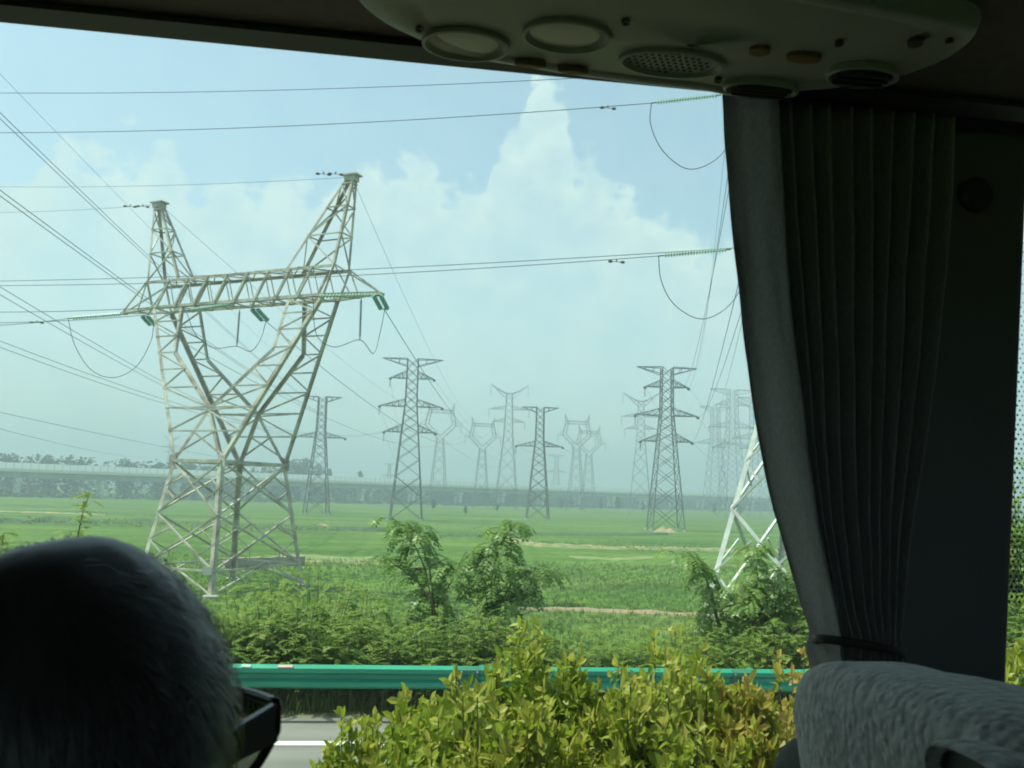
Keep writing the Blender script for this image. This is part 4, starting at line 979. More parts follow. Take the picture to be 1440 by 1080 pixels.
HB = [(1, 'y', 552, 975, 4.9, .84, 'leftmost yellow green median bush, lowest and thinnest, over the white road line'),
      (0, 'y', 660, 945, 4.6, .85, 'yellow green median bush second from the left, under the guardrail middle'),
      (2, 'y', 765, 903, 4.9, .90, 'yellow green median bush with a tall shoot rising above the guardrail, near the middle'),
      (1, 'y', 868, 950, 4.5, .85, 'green median bush in the dip between the two tallest yellow bushes'),
      (0, 'y', 975, 905, 4.8, .85, 'tallest bright yellow median bush, covering the guardrail left of the seat'),
      (1, 'o', 1075, 958, 4.6, .80, 'orange tinged median bush, nearer the dark seat shoulder'),
      (0, 'o', 1150, 935, 4.9, .80, 'orange tinged median bush half hidden by the curtain and headrest'),
      (2, 'y', 720, 985, 4.2, .85, 'low green median bush in front, below the bush with the tall shoot'),
      (2, 'y', 920, 985, 4.2, .85, 'low green median bush in front, below the tallest yellow bush'),
      (1, 'y', 1440, 875, 4.9, .80, 'yellow green median bush seen in the next window past the pillar')]
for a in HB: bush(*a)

# ------------------------------------------------------------------ the coach we sit in
LINING = mat('headliner', (.14, .115, .095), .85, 0, var=.15, vscale=40, bump=.1, bscale=300, bdist=.001)
TRIM = mat('dark_trim', (.035, .035, .035), .6)
WALLM = mat('pillar_vinyl', (.12, .125, .125), .6, 0, bump=.15, bscale=250, bdist=.001)
FLOORM = mat('coach_floor', (.05, .05, .055), .7)
NW = 1.36
def glass_mat(name, tint, rough=.02, dots=False):
    m = bpy.data.materials.new(name); m.use_nodes = True; nt = m.node_tree; N = nt.nodes; L = nt.links; N.clear()
    out = N.new('ShaderNodeOutputMaterial'); tr = N.new('ShaderNodeBsdfTransparent'); tr.inputs[0].default_value = (*tint, 1)
    gl = N.new('ShaderNodeBsdfGlossy'); gl.inputs['Roughness'].default_value = rough; lw = N.new('ShaderNodeFresnel'); lw.inputs[0].default_value = 1.33
    mx = N.new('ShaderNodeMixShader'); mu = N.new('ShaderNodeMath'); mu.operation = 'MULTIPLY'; mu.inputs[1].default_value = .5; L.new(lw.outputs[0], mu.inputs[0])
    L.new(mu.outputs[0], mx.inputs[0]); L.new(tr.outputs[0], mx.inputs[1]); L.new(gl.outputs[0], mx.inputs[2]); last = mx.outputs[0]
    L.new(last, out.inputs[0]); return m
GLASS = glass_mat('tinted_glass', (.82, .895, .815))
ZFL, ZSILL, ZHEAD, ZRACK, ZROOF = 2.0, 2.62, 3.82, 3.82, 4.25
S0, S1, NB = -3.2, 3.4, -1.15
PIL0 = sz(1215, 500, NW)[0]; PIL1 = sz(1434, 620, 1.30)[0]
def build_coach():
    root = empty('coach', BP(0, 0, .35), BA); O = V((0, 0, .35))
    def bx(m, s0, s1, n0, n1, z0, z1): m.box(V(((s0 + s1) / 2, (n0 + n1) / 2, (z0 + z1) / 2)) - O, V(((s1 - s0) / 2, 0, 0)), V((0, (n1 - n0) / 2, 0)), V((0, 0, (z1 - z0) / 2)))
    m = MB(); bx(m, S0, S1, NB, NW - .1, ZFL - .08, ZFL); m.build('floor', FLOORM, root)
    m = MB(); bx(m, S0, S1, NB - .05, NW + .10, ZROOF, ZROOF + .07); m.build('roof_lining', LINING, root)
    m = MB(); bx(m, S0, S1, NW - .03, NW + .06, .35, ZSILL); m.build('side_wall', WALLM, root)
    m = MB(); bx(m, S0, S1, NW - .03, NW + .06, ZHEAD + .10, ZROOF - .002); m.build('window_header', TRIM, root)
    # luggage rack: flat underside, thick rounded window-side lip
    m = MB(); prof = [(.42, ZRACK + .10), (.44, ZRACK + .02), (.50, ZRACK + .004), (1.15, ZRACK + .0), (1.195, ZRACK - .004), (1.215, ZRACK + .002), (1.225, ZRACK + .02), (1.33, ZRACK + .08), (1.328, ZRACK + .12), (.5, ZRACK + .13)]
    k = len(prof); m.v = [(x, n, z - .35) for x in (S0, S1) for n, z in prof]; m.f = [(i, (i + 1) % k, k + (i + 1) % k, k + i) for i in range(k)] + [tuple(range(k)), tuple(range(k, 2 * k))]
    o = m.build('luggage_rack', LINING, root)
    m = MB(); bx(m, S0, S1, 1.165, 1.213, ZRACK - .012, ZRACK - .0045); m.build('rack_edge_strip', TRIM, root)
    for (a, b) in ((PIL0, PIL1), (PIL0 - 1.75, PIL0 - 1.55), (PIL1 + 1.55, PIL1 + 1.75)):
        sl_ = .088; zc0, zc1 = ZSILL - .004, ZHEAD + .11; m = MB()
        m.add([V((x + (sl_ * (z - 3.3) if (i and b != PIL1) or i == 1 else 0), n, z)) - O for z in (zc0, zc1) for n in (1.30, NW + .05) for i, x in enumerate((a, b))], [(0, 1, 3, 2), (4, 6, 7, 5), (0, 4, 5, 1), (2, 3, 7, 6), (0, 2, 6, 4), (1, 5, 7, 3)])
        o = m.build('window_pillar', WALLM, root); add_mod(o, 'BEVEL', width=.018, segments=3)
        if a == PIL0:
            hs, hz = sz(1378, 272, 1.285); h = MB(); h.lathe(V((hs, 1.298, hz - .35)), V((0, -1, 0)), [(.03, 0), (.03, .008), (.024, .013), (.0, .014)], 20); h.build('coat_hook', TRIM, o, smooth=False)
    for (a, b) in ((PIL0 - 1.55, PIL0), (PIL1, PIL1 + 1.55), (S0, PIL0 - 1.75)):
        m = MB(); bx(m, a + .002, b - .002, NW + .012, NW + .017, ZSILL + .002, ZHEAD + .099); g = m.build('window_pane', GLASS, root)
        if a == PIL1:
            f = MB()
            for i in range(9):
                for j in range(95):
                    rr = .0038 * (1 - i / 11); c_ = V((a + .004 + i * .0095 + (.0047 if j % 2 else 0), NW + .009, ZHEAD - .35 - .0 - j * .0082))
                    f.add([c_ + V((math.cos(t * 1.047) * rr, 0, math.sin(t * 1.047) * rr)) for t in range(6)], [(0, 1, 2, 3, 4, 5)])
            f.build('frit_dots', TRIM, g)
    # far side of the coach: wall, roof cove, unseen windows behind us, cut low to dim the interior
    m = MB(); bx(m, S0, S1, NB - .09, NB, .35, 3.15); bx(m, S0, S1, NB - .09, NB, 3.55, ZROOF - .002)
    for a in (S0, -1.3, .5, 2.3): bx(m, a, a + .25, NB - .088, NB - .002, 3.151, 3.549)
    m.build('aisle_side_wall', WALLM, root)
    m = MB(); bx(m, S0, S1, NB - .05, NB - .045, 3.152, 3.548); m.build('window_pane', GLASS, root)
    m = MB(); bx(m, S0 - .06, S0 - .002, NB - .09, NW + .1, .35, ZROOF + .07); bx(m, S1 + .002, S1 + .06, NB - .09, NW + .1, .35, ZROOF + .07); m.build('end_wall', WALLM, root)
    m = MB(); bx(m, S0, S1, -1.1, -.45, ZRACK, ZRACK + .12); m.build('luggage_rack', LINING, root)
    for sx in (S0 + .8, S1 - .8):
        for nn_ in (NB + .2, NW - .2):
            w = MB(); w.lathe(V((sx, nn_ - .14, .50 - .35)), V((0, 1, 0)), [(.2, 0), (.48, 0), (.5, .03), (.5, .25), (.48, .28), (.2, .28)], 28); t_ = w.build('wheel', TRIM, root)
            h = MB(); h.lathe(V((sx, nn_ - .15, .15)), V((0, 1, 0)), [(.26, 0), (.2, .03), (.1, .02), (.1, .30)], 20); h.build('rim', STEEL_NEW, t_)
    tag(root, 'dim coach interior framing the view: dark ceiling edge, rack and window pillar', 'coach')
build_coach()

# overhead console with reading lights, loudspeaker, buttons and air vents
def build_console():
    PL = mat('console_plastic', (.30, .32, .265), .5, 0, var=.06, vscale=20)
    PLD = mat('console_recess', (.05, .05, .045), .5); LENS = mat('lamp_lens', (.52, .52, .44), .3, 0, bump=.4, bscale=200, bdist=.001); AMB = mat('amber_button', (.16, .10, .035), .5)
    GR = mat('speaker_grille', (.40, .42, .36), .6); HOLE = mat('grille_hole', (.02, .02, .02), .8)
    zb = ZRACK - .034
    def Q(px, py, z=zb): p = onz(px, py, z); return p.dot(BD), p.dot(BN)
    outline = [(497, -10), (510, 22), (560, 50), (640, 80), (720, 95), (800, 108), (900, 121), (985, 130), (1030, 138), (1075, 140), (1120, 132), (1190, 126), (1270, 112), (1345, 84), (1378, 56), (1372, 40), (1330, 26), (1240, 8), (1120, -14), (950, -40), (750, -50), (580, -40)]
    pts = [Q(*p) for p in outline]; cx = sum(p[0] for p in pts) / len(pts); cn = sum(p[1] for p in pts) / len(pts)
    # smooth closed outline
    sm = []
    n = len(pts)
    for i in range(n):
        a, b, c, d = pts[i - 1], pts[i], pts[(i + 1) % n], pts[(i + 2) % n]
        for j in range(5):
            t = j / 5; sm.append(tuple(.5 * (2 * b[q] + (c[q] - a[q]) * t + (2 * a[q] - 5 * b[q] + 4 * c[q] - d[q]) * t * t + (3 * b[q] - a[q] - 3 * c[q] + d[q]) * t ** 3) for q in (0, 1)))
    root = empty('overhead_console', BP(cx, cn, ZRACK), BA)
    W = lambda p, z: V((p[0] - cx, p[1] - cn, z - ZRACK))
    k = len(sm); m = MB(); rings = [(1.0, ZRACK - .002), (1.0, ZRACK - .012), (.985, zb + .008), (.96, zb + .001), (.90, zb - .001), (.84, zb + .002), (.83, zb + .004), (.80, zb + .003), (.4, zb + .002), (.02, zb + .001)]
    for f, z in rings:
        for p in sm: m.v.append(tuple(W((cx + (p[0] - cx) * f, cn + (p[1] - cn) * (f if f > .8 else f)), z)))
    m.f = [(j * k + i, (j + 1) * k + i, (j + 1) * k + (i + 1) % k, j * k + (i + 1) % k) for j in range(len(rings) - 1) for i in range(k)] + [tuple((len(rings) - 1) * k + i for i in range(k))]
    m.build('housing', PL, root, smooth=True)
    def oval(name, px, py, rx, ry, prof, material, parent, zz=0, k_=28):
        c = Q(px, py); mm_ = MB()
        for f, dz in prof:
            for i in range(k_): a = i / k_ * 6.2832; mm_.v.append(tuple(W((c[0] + math.cos(a) * rx * f, c[1] + math.sin(a) * ry * f), zb - .002 + zz + dz)))
        mm_.f = [(j * k_ + i, (j + 1) * k_ + i, (j + 1) * k_ + (i + 1) % k_, j * k_ + (i + 1) % k_) for j in range(len(prof) - 1) for i in range(k_)] + [tuple((len(prof) - 1) * k_ + i for i in range(k_))]
        return mm_.build(name, material, parent, smooth=False)
    for (px, py) in ((655, 62), (797, 50)):
        rg_ = oval('reading_light', px, py, .058, .040, [(1.0, .004), (1.0, -.002), (.93, -.003), (.85, .0035)], PL, root); oval('lamp_lens', px - 3, py, .049, .033, [(1, .001), (.9, -.001), (.5, -.002)], LENS, rg_, .004)
    sp = oval('speaker_grille', 945, 88, .074, .036, [(1.0, .004), (1.0, -.002), (.93, -.003), (.86, .003)], PL, root); oval('grille_face', 940, 88, .064, .031, [(1, .001), (.8, -.0008), (.3, -.0014)], GR, sp, .004)
    c = Q(940, 88); mm_ = MB()
    for i in range(-6, 7):
        for j in range(-3, 4):
            x, y = (i + (.5 if j % 2 else 0)) * .0092, j * .0085
            if (x / .056) ** 2 + (y / .026) ** 2 < 1: mm_.add([W((c[0] + x + math.cos(t * 1.047) * .0028, c[1] + y + math.sin(t * 1.047) * .0028), zb - .0004) for t in range(6)], [(0, 1, 2, 3, 4, 5)])
    mm_.build('grille_holes', HOLE, sp)
    for (px, py, rx, mt) in ((1068, 70, .014, AMB), (1130, 80, .024, AMB), (1288, 58, .010, PLD)): oval('button', px, py, rx, .011, [(1, .004), (1, -.002), (.8, -.003)], mt, root, 0, 18)
    for (px, py) in ((746, 88), (806, 97)): oval('slot', px, py, .022, .006, [(1, .004), (1, -.003), (.8, -.004)], AMB, root, 0, 16)
    for (px, py, rx, ry) in ((1070, 122, .050, .020), (1212, 104, .046, .026)):
        v_ = oval('air_vent', px, py, rx * 1.12, ry * 1.16, [(1, .006), (1.0, -.004), (.93, -.006), (.86, -.002)], PL, root, .0); oval('vent_mouth', px, py, rx, ry, [(1, .002), (.9, -.000)], PLD, v_, -.003)
        l = MB(); c = Q(px, py)
        for q in (-.5, 0, .5): l.box(W((c[0], c[1] + q * ry), zb - .0085), V((rx * .8, 0, 0)), V((0, .001, 0)), V((0, 0, .003)))
        l.build('louvre', PLD, v_)
    for (px, py) in ((590, 40), (880, 30), (1010, 112), (1180, 60), (1335, 55)): oval('screw_cap', px, py, .0055, .0055, [(1, .004), (1, -.0015), (.6, -.001), (.5, .001)], PLD, root, 0, 12)
    tag(root, 'grey green overhead console with round reading lights, speaker grille and air vents', 'overhead console')
build_console()

# curtain, gathered and tied
def interp(pl, y):
    if y <= pl[0][1]: return pl[0][0]
    for (x0, y0), (x1, y1) in zip(pl, pl[1:]):
        if y <= y1: return x0 + (x1 - x0) * (y - y0) / (y1 - y0)
    return pl[-1][0]
def build_curtain():
    FAB = mat('curtain_cloth', (.25, .255, .26), .9, 0, var=.25, vscale=220, bump=.25, bscale=500, sheen=.3, bdist=.001, stretch=(1, 1, .5))
    left = [(1030, 118), (1034, 180), (1044, 300), (1060, 450), (1084, 610), (1107, 720), (1137, 830), (1152, 893), (1147, 912), (1156, 940), (1185, 1060), (1200, 1200)]
    right = [(1352, 140), (1338, 300), (1322, 450), (1303, 600), (1284, 730), (1272, 830), (1268, 893), (1270, 915), (1275, 960), (1290, 1060), (1310, 1200)]
    ys = [112 + i * (1190 - 112) / 110 for i in range(111)]; NX = 200; n0 = 1.235; rg_ = random.Random(3)
    org = on_n(1180, 893, n0); root = empty('window_curtain', org, BA); m = MB()
    ph = [0]; 
    for i in range(1, NX + 1): ph.append(ph[-1] + (1 + .5 * noise.noise(V((i * .05, 1, 0)))) / NX)
    for y in ys:
        sl, zl = sz(interp(left, y), y, n0); sr, zr = sz(interp(right, y), y + 8, n0); tie = math.exp(-((y - 900) / 38.) ** 2)
        for i in range(NX + 1):
            t = i / NX; tt = ph[i] / ph[-1]
            amp = .020 * (1 - .55 * tie) * (.85 + .4 * noise.noise(V((tt * 9, y * .002, 5))))
            # one broad soft fold at the window side, then close pleats
            if t < .15: nn_ = .040 * math.cos(t / .15 * math.pi) * (1 - .3 * tie) + .004 + .009 * noise.noise(V((t * 16, y * .004, 1))) + .004 * noise.noise(V((t * 30, y * .012, 7)))
            else: nn_ = amp * math.cos((tt - .15) / .85 * 9.5 * 2 * math.pi + math.pi + 1.5 * noise.noise(V((tt * 3.5, y * .003, 2)))) + .003 * noise.noise(V((t * 40, y * .01, 3)))
            p = BP(sl + (sr - sl) * t, n0 + nn_ * 1.0 - .02 * tie * math.sin(t * math.pi), zl + (zr - zl) * t) - org
            m.v.append((p.dot(BD), p.dot(BN), p.z))
    W_ = NX + 1; m.f = [(j * W_ + i, (j + 1) * W_ + i, (j + 1) * W_ + i + 1, j * W_ + i + 1) for j in range(len(ys) - 1) for i in range(NX)]
    o = m.build('drape', FAB, root, smooth=True); add_mod(o, 'SOLIDIFY', thickness=.002)
    # tie band round the gathered cloth
    b = MB(); K = 40
    for yy in (890, 896, 902):
        sl, zl = sz(1144, yy, n0); sr, zr = sz(1262, yy + 22, n0)
        for i in range(K):
            a = i / K * 6.2832; t = .5 - .5 * math.cos(a); p = BP(sl + (sr - sl) * t, n0 - .010 - .032 * math.sin(a), zl + (zr - zl) * t + .006 * math.sin(a * 1)) - org; b.v.append((p.dot(BD), p.dot(BN), p.z))
    b.f = [(j * K + i, j * K + (i + 1) % K, (j + 1) * K + (i + 1) % K, (j + 1) * K + i) for j in range(2) for i in range(K)]
    t_ = b.build('tie_band', TRIM, root, smooth=True); add_mod(t_, 'SOLIDIFY', thickness=.004)
    rl = MB(); sl = sz(1014, 118, n0)[0]; sr = sz(1360, 140, n0)[0]; rl.tube([V((sl - .15, n0 + .0, ZRACK + .015)) - V((org.dot(BD), org.dot(BN), org.z)), V((sr + .1, n0, ZRACK + .015)) - V((org.dot(BD), org.dot(BN), org.z))], .008, 8); rl.build('curtain_rail', TRIM, root)
    tag(root, 'dark grey pleated window curtain gathered and tied against the pillar', 'curtain')
build_curtain()

# ------------------------------------------------------------------ seat in front with a fleecy headrest cover
def rounded(m, c, hx, hy, hz, e=.35, n=28, k=40, top=None):
    # superellipsoid block, local axes
    def sp(v, p): return math.copysign(abs(v) ** p, v)
    for j in range(n + 1):
        th = -math.pi / 2 + math.pi * j / n
        for i in range(k):
            ph = 2 * math.pi * i / k
            x = sp(math.cos(th), e) * sp(math.cos(ph), e) * hx; y = sp(math.cos(th), e) * sp(math.sin(ph), e) * hy; z = sp(math.sin(th), e) * hz
            if top: x, y, z = top(x, y, z)
            m.v.append((c[0] + x, c[1] + y, c[2] + z))
    b = len(m.v) - (n + 1) * k
    m.f += [(b + j * k + i, b + j * k + (i + 1) % k, b + (j + 1) * k + (i + 1) % k, b + (j + 1) * k + i) for j in range(n) for i in range(k)]
FLEECE = None
def build_seat(s, n, zt, label, cover=True):
    global FLEECE
    SEATF = mat('seat_fabric', (.028, .028, .03), .8, 0, bump=.2, bscale=300, bdist=.001)
    if not FLEECE:
        FLEECE = mat('fleece_cover', (.42, .43, .40), .95, 0, var=.5, vscale=85, sheen=.5)
        nt = FLEECE.node_tree; N = nt.nodes; L = nt.links; tc = N.new('ShaderNodeTexCoord'); nz = N.new('ShaderNodeTexNoise'); nz.inputs['Scale'].default_value = 40; nz.inputs['Detail'].default_value = 3
        va = N.new('ShaderNodeVectorMath'); va.operation = 'MULTIPLY_ADD'; va.inputs[1].default_value = (.012, .012, .012); L.new(tc.outputs['Object'], nz.inputs['Vector']); L.new(nz.outputs['Color'], va.inputs[0]); L.new(tc.outputs['Object'], va.inputs[2])
        vr = N.new('ShaderNodeTexVoronoi'); vr.feature = 'SMOOTH_F1'; vr.inputs['Scale'].default_value = 95; vr.inputs['Smoothness'].default_value = .5; L.new(va.outputs[0], vr.inputs['Vector'])
        bp = N.new('ShaderNodeBump'); bp.inputs['Strength'].default_value = 1; bp.inputs['Distance'].default_value = .0028; bp.invert = True; L.new(vr.outputs['Distance'], bp.inputs['Height']); L.new(bp.outputs[0], N['Principled BSDF'].inputs['Normal'])
    root = empty('coach_chair', BP(s, n, ZFL), BA); H = zt - ZFL
    # local: x forward, y to the window, z up; back reclined
    rc = .16
    def shear(x, y, z): return x - (0) , y, z
    m = MB(); rounded(m, (0, 0, 0), .065, .375, .36, .62); 
    m.v = [(x + .30 - (H - .50 - .0) * 0 - (z + .36) * rc - .18, y + .02, z + H - .462) for x, y, z in m.v]; m.build('backrest', SEATF, root, smooth=True)
    m = MB(); rounded(m, (0, 0, 0), .075, .215, .135, .46, 48, 72)
    def cov(x, y, z):
        fl = 1 + .13 * max(0, -z / .125)
        d = .005 * noise.noise(V((x * 14, y * 14, z * 14 + 3)))
        return (x * (1.0 + .1 * max(0, -z / .125)) + d + .01 - (z + .1) * rc * .9 + .012, y * fl + d - .035, z + H - .140 - .055 * y * (.5 + .5 * max(0, z / .135)) + d)
    m.v = [cov(*p) for p in m.v]; o = m.build('headrest_cover', FLEECE, root, smooth=True)
    if cover:
        # moulded grab handle in the back of the seat, framed by the cover's opening
        hs = MB(); K = 32; yc, zc_, xb = -.190, H - .052, -.088
        for (f, dx) in ((1.25, .03), (1.22, -.006), (1.08, -.014), (.96, -.004)):
            for i in range(K):
                a = i / K * 6.2832; cx_, cy_ = math.cos(a), math.sin(a); cx_ = math.copysign(abs(cx_) ** .6, cx_); cy_ = math.copysign(abs(cy_) ** .6, cy_)
                hs.v.append((xb + dx, yc + cx_ * .040 * f, zc_ + cy_ * .024 * f))
        hs.f = [(j * K + i, j * K + (i + 1) % K, (j + 1) * K + (i + 1) % K, (j + 1) * K + i) for j in range(3) for i in range(K)]
        h = hs.build('handle_surround', FLEECE, root, smooth=True); q = MB(); q.v = [(x + .003, y, z) for x, y, z in hs.v[3 * K:]]; q.f = [tuple(range(K))]; q.build('handle_recess', TRIM, h)
    m = MB(); rounded(m, (.30, 0, .46), .25, .235, .075, .4); m.build('seat_cushion', SEATF, root, smooth=True)
    m = MB()
    for y in (-.24, .24): rounded(m, (.24, y * 1.08, .64), .19, .028, .03, .5, 12, 20)
    m.build('armrest', TRIM, root, smooth=True)
    m = MB(); m.box(V((.28, -.16, .19)), V((.18, 0, 0)), V((0, .025, 0)), V((0, 0, .19))); m.box(V((.28, .16, .19)), V((.18, 0, 0)), V((0, .025, 0)), V((0, 0, .19))); m.build('seat_leg', TRIM, root)
    tag(root, label, 'seat', 'coach seats'); return root
build_seat(.52, .80, 3.052, 'coach seat with a pale grey fleecy headrest cover at lower right')

# ------------------------------------------------------------------ the passenger with sunglasses
def build_person():
    SKIN = mat('skin', (.36, .22, .15), .55, 0, var=.1, vscale=30)
    HAIR = bpy.data.materials.new('grey_hair'); HAIR.use_nodes = True; N = HAIR.node_tree.nodes; L = HAIR.node_tree.links; b = N['Principled BSDF']
    b.inputs['Roughness'].default_value = .42; b.inputs['Specular IOR Level'].default_value = .6
    a_ = N.new('ShaderNodeAttribute'); a_.attribute_name = 'tone'; cr = N.new('ShaderNodeValToRGB'); L.new(a_.outputs['Fac'], cr.inputs[0]); cr.color_ramp.elements[0].color = (.022, .022, .023, 1); cr.color_ramp.elements[1].color = (.075, .078, .08, 1); L.new(cr.outputs[0], b.inputs['Base Color'])
    SHIRT = mat('shirt_cloth', (.05, .055, .07), .85, 0, var=.2, vscale=60, bump=.3, bscale=40)
    top = at(108, 778, .50); HC = top - V((0, 0, .122))
    sight = (V((HC.x, HC.y, 0)) - V((EYE.x, EYE.y, 0))).normalized(); face = Matrix.Rotation(R(-37), 3, 'Z') @ sight; rt = V((face.y, -face.x, 0))
    def H(f, r, z): return face * f + rt * r + V((0, 0, z))
    def skull(d):                                           # radius of the head in direction d = (f, r, z)
        f, r, z = d
        A = .098 if f > 0 else .100; Bw = .078; C = .118 if z > 0 else .10
        rad = 1 / math.sqrt((f / A) ** 2 + (r / Bw) ** 2 + (z / C) ** 2)
        def g(f0, r0, z0, s): 
            q = V((f0, r0, z0)).normalized(); return math.exp(-((V(d) - q).length / s) ** 2)
        rad += .030 * g(1, 0, -.30, .14) + .012 * g(1, 0, -.05, .10)              # nose
        for s in (-1, 1):
            rad -= .009 * g(1, s * .36, .02, .16); rad += .006 * g(1, s * .42, -.30, .25); rad += .005 * g(1, s * .35, .22, .16)   # eye sockets, cheeks, brows
            rad += .016 * g(-.08, s * 1, -.05, .16)                                # ears
        rad += .009 * g(1, 0, -.58, .13) - .005 * g(1, 0, -.68, .08) + .008 * g(1, 0, -.76, .10)   # lips
        rad += .030 * g(.75, 0, -1.0, .35)                                         # chin
        return rad
    m = MB(); NJ, NI = 64, 96
    for j in range(NJ + 1):
        th = -math.pi / 2 + math.pi * j / NJ
        for i in range(NI):
            ph = 6.28318 * i / NI; d = (math.cos(th) * math.cos(ph), math.cos(th) * math.sin(ph), math.sin(th)); r_ = skull(d); m.v.append(tuple(H(d[0] * r_, d[1] * r_, d[2] * r_)))
    m.f = [(j * NI + i, j * NI + (i + 1) % NI, (j + 1) * NI + (i + 1) % NI, (j + 1) * NI + i) for j in range(NJ) for i in range(NI)]
    # body: seated facing the way the coach goes, head turned to the window
    fw, lf_ = BD, BN
    def Bd(f, l, z): return fw * f + lf_ * l + V((0, 0, z))
    m.tube([H(-.015, 0, -.04), Bd(-.02, 0, -.14), Bd(-.035, 0, -.22)], [.058, .056, .075], 20)
    torso = [(Bd(-.04, 0, -.17), .07, .07), (Bd(-.05, 0, -.22), .12, .09), (Bd(-.05, 0, -.27), .185, .10), (Bd(-.05, 0, -.36), .19, .115), (Bd(-.03, 0, -.5), .17, .115), (Bd(-.01, 0, -.64), .165, .12), (Bd(.0, 0, -.76), .175, .125), (Bd(.0, 0, -.84), .16, .11)]
    def loft(mb, rings, infl=0, k=36):
        b0 = len(mb.v)
        for c_, wl, wf in rings:
            for i in range(k): a = 6.28318 * i / k; mb.v.append(tuple(c_ + lf_ * math.cos(a) * (wl + infl) + fw * math.sin(a) * (wf + infl)))
        mb.f += [(b0 + j * k + i, b0 + j * k + (i + 1) % k, b0 + (j + 1) * k + (i + 1) % k, b0 + (j + 1) * k + i) for j in range(len(rings) - 1) for i in range(k)] + [tuple(b0 + i for i in range(k))[::-1], tuple(b0 + (len(rings) - 1) * k + i for i in range(k))]
    loft(m, torso)
    sh = MB(); loft(sh, torso[1:], .010)
    for s in (-1, 1):
        arm = [Bd(-.05, s * .17, -.28), Bd(-.02, s * .215, -.42), Bd(.02, s * .235, -.57), Bd(.15, s * .2, -.66), Bd(.26, s * .13, -.70)]
        m.tube(arm, [.055, .048, .042, .036, .027], 14); sh.tube(arm[:3], [.068, .060, .055], 16)
        hand = arm[-1]
        m.tube([hand, hand + Bd(.05, -s * .02, -.01), hand + Bd(.09, -s * .03, -.02)], [.028, .036, .034], 12)
        for q in range(4):
            b0 = hand + Bd(.085, -s * .03 + (q - 1.5) * .019, -.02); l_ = (.062, .07, .066, .05)[q]
            m.tube([b0, b0 + Bd(l_ * .55, 0, -.006), b0 + Bd(l_ * .9, 0, -.026), b0 + Bd(l_ * 1.05, 0, -.045)], [.0095, .009, .008, .007], 8)
        b0 = hand + Bd(.03, -s * .045, -.005); m.tube([b0, b0 + Bd(.03, -s * .022, -.005), b0 + Bd(.06, -s * .03, -.015)], [.012, .0105, .009], 8)
        m.tube([Bd(.02, s * .09, -.79), Bd(.22, s * .11, -.79), Bd(.42, s * .12, -.79)], [.085, .08, .062], 16); m.tube([Bd(.42, s * .12, -.79), Bd(.44, s * .12, -1.0), Bd(.43, s * .12, -1.16)], [.06, .055, .04], 14)
    o = m.build('person', SKIN, loc=HC); add_mod(o, 'REMESH', mode='VOXEL', voxel_size=.0055, use_smooth_shade=True); add_mod(o, 'SMOOTH', factor=.5, iterations=3)
    tag(o, 'dark silhouetted passenger with short grey hair, back of head to us, wearing sunglasses', 'person')
    s_ = sh.build('shirt', SHIRT, o, smooth=True)
    tr = MB()
    for s in (-1, 1):
        tr.tube([Bd(.0, s * .085, -.79), Bd(.22, s * .11, -.79), Bd(.43, s * .12, -.785)], [.11, .098, .078], 18); tr.tube([Bd(.43, s * .12, -.785), Bd(.45, s * .12, -1.0), Bd(.44, s * .12, -1.14)], [.078, .072, .062], 16)
    tr.build('trousers', mat('trouser_cloth', (.03, .03, .035), .85), o, smooth=True)
    # hair: a close cap and many short combed locks
    def hairy(d):
        f, r, z = d
        lim = .16 + .62 * max(0, f) if f > -.05 else -.42 + .1 * abs(r)      # hairline: high in front, down the nape behind
        if f > -.05 and f < .42 and abs(r) > .5: lim = -.22 + .9 * max(0, f - .1)    # sideburns over the ears
        return z - lim
    hm = MB(); idx = {}; 
    for j in range(NJ + 1):
        th = -math.pi / 2 + math.pi * j / NJ
        for i in range(NI):
            ph = 6.28318 * i / NI; d = (math.cos(th) * math.cos(ph), math.cos(th) * math.sin(ph), math.sin(th)); q = hairy(d)
            th_ = max(-.004, min(.013, q * .08)) + .002 * noise.noise(V(d) * 3) + .0005 * noise.noise(V(d) * 11); r_ = skull(d) + th_ - (.006 if q < 0 else 0); hm.v.append(tuple(H(d[0] * r_, d[1] * r_, d[2] * r_)))
            idx[j, i] = q
    hm.f = [(j * NI + i, j * NI + (i + 1) % NI, (j + 1) * NI + (i + 1) % NI, (j + 1) * NI + i) for j in range(NJ) for i in range(NI) if idx[j, i] > -.06]
    hm.a = [.15] * len(hm.v)
    rg_ = random.Random(9)
    for _ in range(9000):
        d = V((rg_.gauss(0, 1), rg_.gauss(0, 1), rg_.gauss(0, 1))).normalized()
        if hairy(d) < .02: continue
        r_ = skull(d) + .010; crown = V((-.35, .1, .93)).normalized(); fl = (d - crown); fl = fl - d * fl.dot(d)
        fl = fl.normalized() if fl.length > .01 else V((1, 0, 0)); fl = (fl + V((rg_.gauss(0, .2), rg_.gauss(0, .2), rg_.gauss(0, .2)))); fl = (fl - d * fl.dot(d)).normalized()
        l_ = rg_.uniform(.018, .04); sd = d.cross(fl).normalized() * rg_.uniform(.0003, .0006); t = min(1, max(0, rg_.gauss(.25, .15)))
        p0 = d * r_; p1 = p0 + fl * l_ * .5 + d * rg_.uniform(.0, .003); p2 = p0 + fl * l_ + d * rg_.uniform(-.004, .003) - d * (l_ * l_ * 4)
        HH = lambda v: H(*v)
        hm.add([HH(p0 - sd), HH(p0 + sd), HH(p1 + sd), HH(p1 - sd), HH(p2)], [(0, 1, 2, 3), (3, 2, 4)], t)
    hm.build('hair', HAIR, o, smooth=True)
    eye = MB()
    for s in (-1, 1): eye.lathe(H(.078, s * .032, .004), face, [(.012, 0), (.010, .006), (.004, .010), (.0005, .0105)], 14)
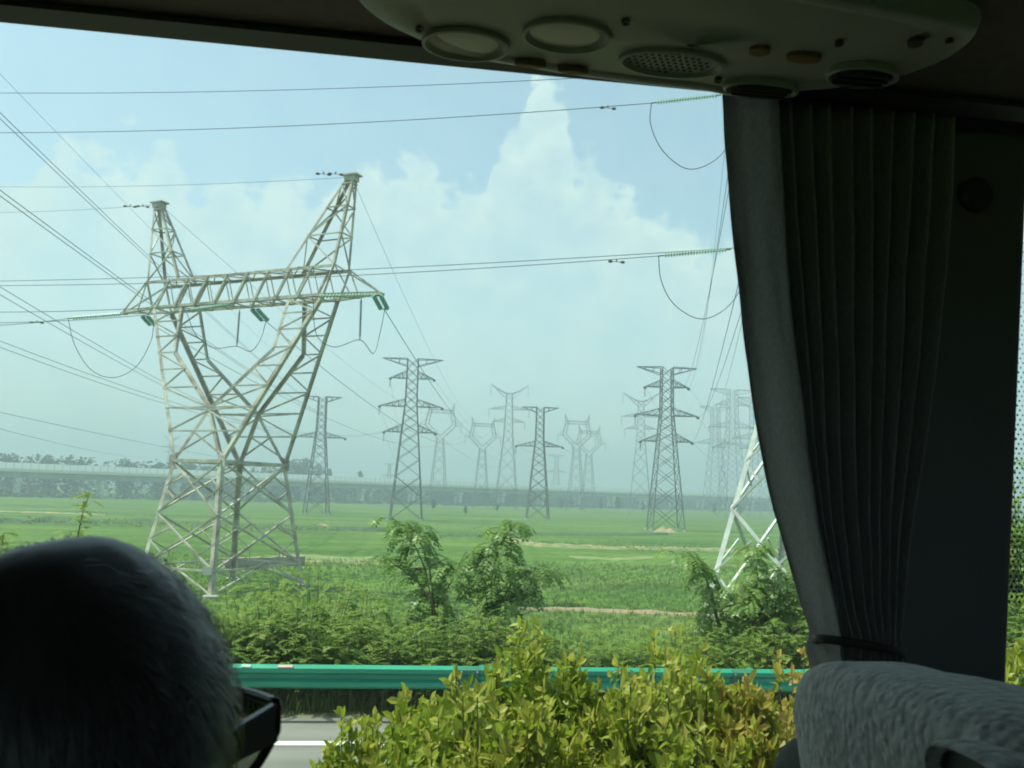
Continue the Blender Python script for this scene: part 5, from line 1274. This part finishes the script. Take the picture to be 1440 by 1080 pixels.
    eye.build('eyes', mat('eye_white', (.6, .58, .55), .2), o)
    # sunglasses: wrap lenses, rim and temples
    g = empty('sunglasses', HC + H(.1, 0, .016)); OFF = V(H(.1, 0, .008)); FR = mat('sunglass_frame', (.008, .008, .009), .25); LN = glass_mat('sunglass_lens', (.15, .17, .14), .03)
    def wrap(t, z): return H(.122 - .040 * t * t - .004 * abs(z) * 10, t * .086, z) - OFF            # t: -1..1 across the face
    for s in (-1, 1):
        l = MB(); rim = []; K, J = 14, 8
        shape = lambda u: (.020 + .003 * u, -.040 + .046 * max(0, (u - .35) / .65) ** 1.7 + .02 * max(0, (.3 - u) / .3) ** 2)       # top, bottom heights across the lens
        for j in range(J + 1):
            for i in range(K + 1):
                u = i / K; tp, bt = shape(u); l.v.append(tuple(wrap(s * (.14 + .86 * u), bt + (tp - bt) * j / J)))
        l.f = [(j * (K + 1) + i, j * (K + 1) + i + 1, (j + 1) * (K + 1) + i + 1, (j + 1) * (K + 1) + i) for j in range(J) for i in range(K)]
        l.build('lens', LN, g, smooth=True)
        r_ = MB(); loop = [V(l.v[i]) for i in range(K + 1)] + [V(l.v[j * (K + 1) + K]) for j in range(1, J + 1)] + [V(l.v[J * (K + 1) + i]) for i in range(K - 1, -1, -1)] + [V(l.v[j * (K + 1)]) for j in range(J - 1, -1, -1)]
        r_.tube(loop, .0032, 8); rm = r_.build('rim', FR, g, smooth=True)
        t_ = MB(); c0 = wrap(s, .012); c1 = H(.045, s * .083, .010) - OFF; c2 = H(-.02, s * .086, .008) - OFF; c3 = H(-.055, s * .080, -.015) - OFF
        prev = None
        for p, q, h0, h1 in ((c0, c1, .012, .010), (c1, c2, .010, .005), (c2, c3, .006, .004)):
            nx = rt * .0018; t_.add([p + nx + V((0, 0, h0)), p + nx - V((0, 0, h0)), q + nx - V((0, 0, h1)), q + nx + V((0, 0, h1)), p - nx + V((0, 0, h0)), p - nx - V((0, 0, h0)), q - nx - V((0, 0, h1)), q - nx + V((0, 0, h1))], [(0, 1, 2, 3), (7, 6, 5, 4), (0, 3, 7, 4), (1, 5, 6, 2), (0, 4, 5, 1), (3, 2, 6, 7)])
        t_.build('temple', FR, g)
    br = MB(); br.tube([wrap(-.14, .012), wrap(0, .016), wrap(.14, .012)], .0035, 8); br.build('bridge', FR, g)
    tag(g, 'black framed sunglasses with olive tinted lenses worn by the grey haired passenger', 'sunglasses')
build_person()

# ------------------------------------------------------------------ haze: one closed box of thin air round everything
hz = MB(); hz.box(V((0, 100, 45)), V((2700, 0, 0)), V((0, 2850, 0)), V((0, 0, 60)))
HM = bpy.data.materials.new('haze_air'); HM.use_nodes = True; N = HM.node_tree.nodes; N.remove(N['Principled BSDF'])
pv = N.new('ShaderNodeVolumePrincipled'); pv.inputs['Color'].default_value = (.50, .595, .71, 1); pv.inputs['Density'].default_value = .0014; pv.inputs['Anisotropy'].default_value = .1
HM.node_tree.links.new(pv.outputs[0], N['Material Output'].inputs['Volume'])
tag(hz.build('haze', HM), kind='stuff')
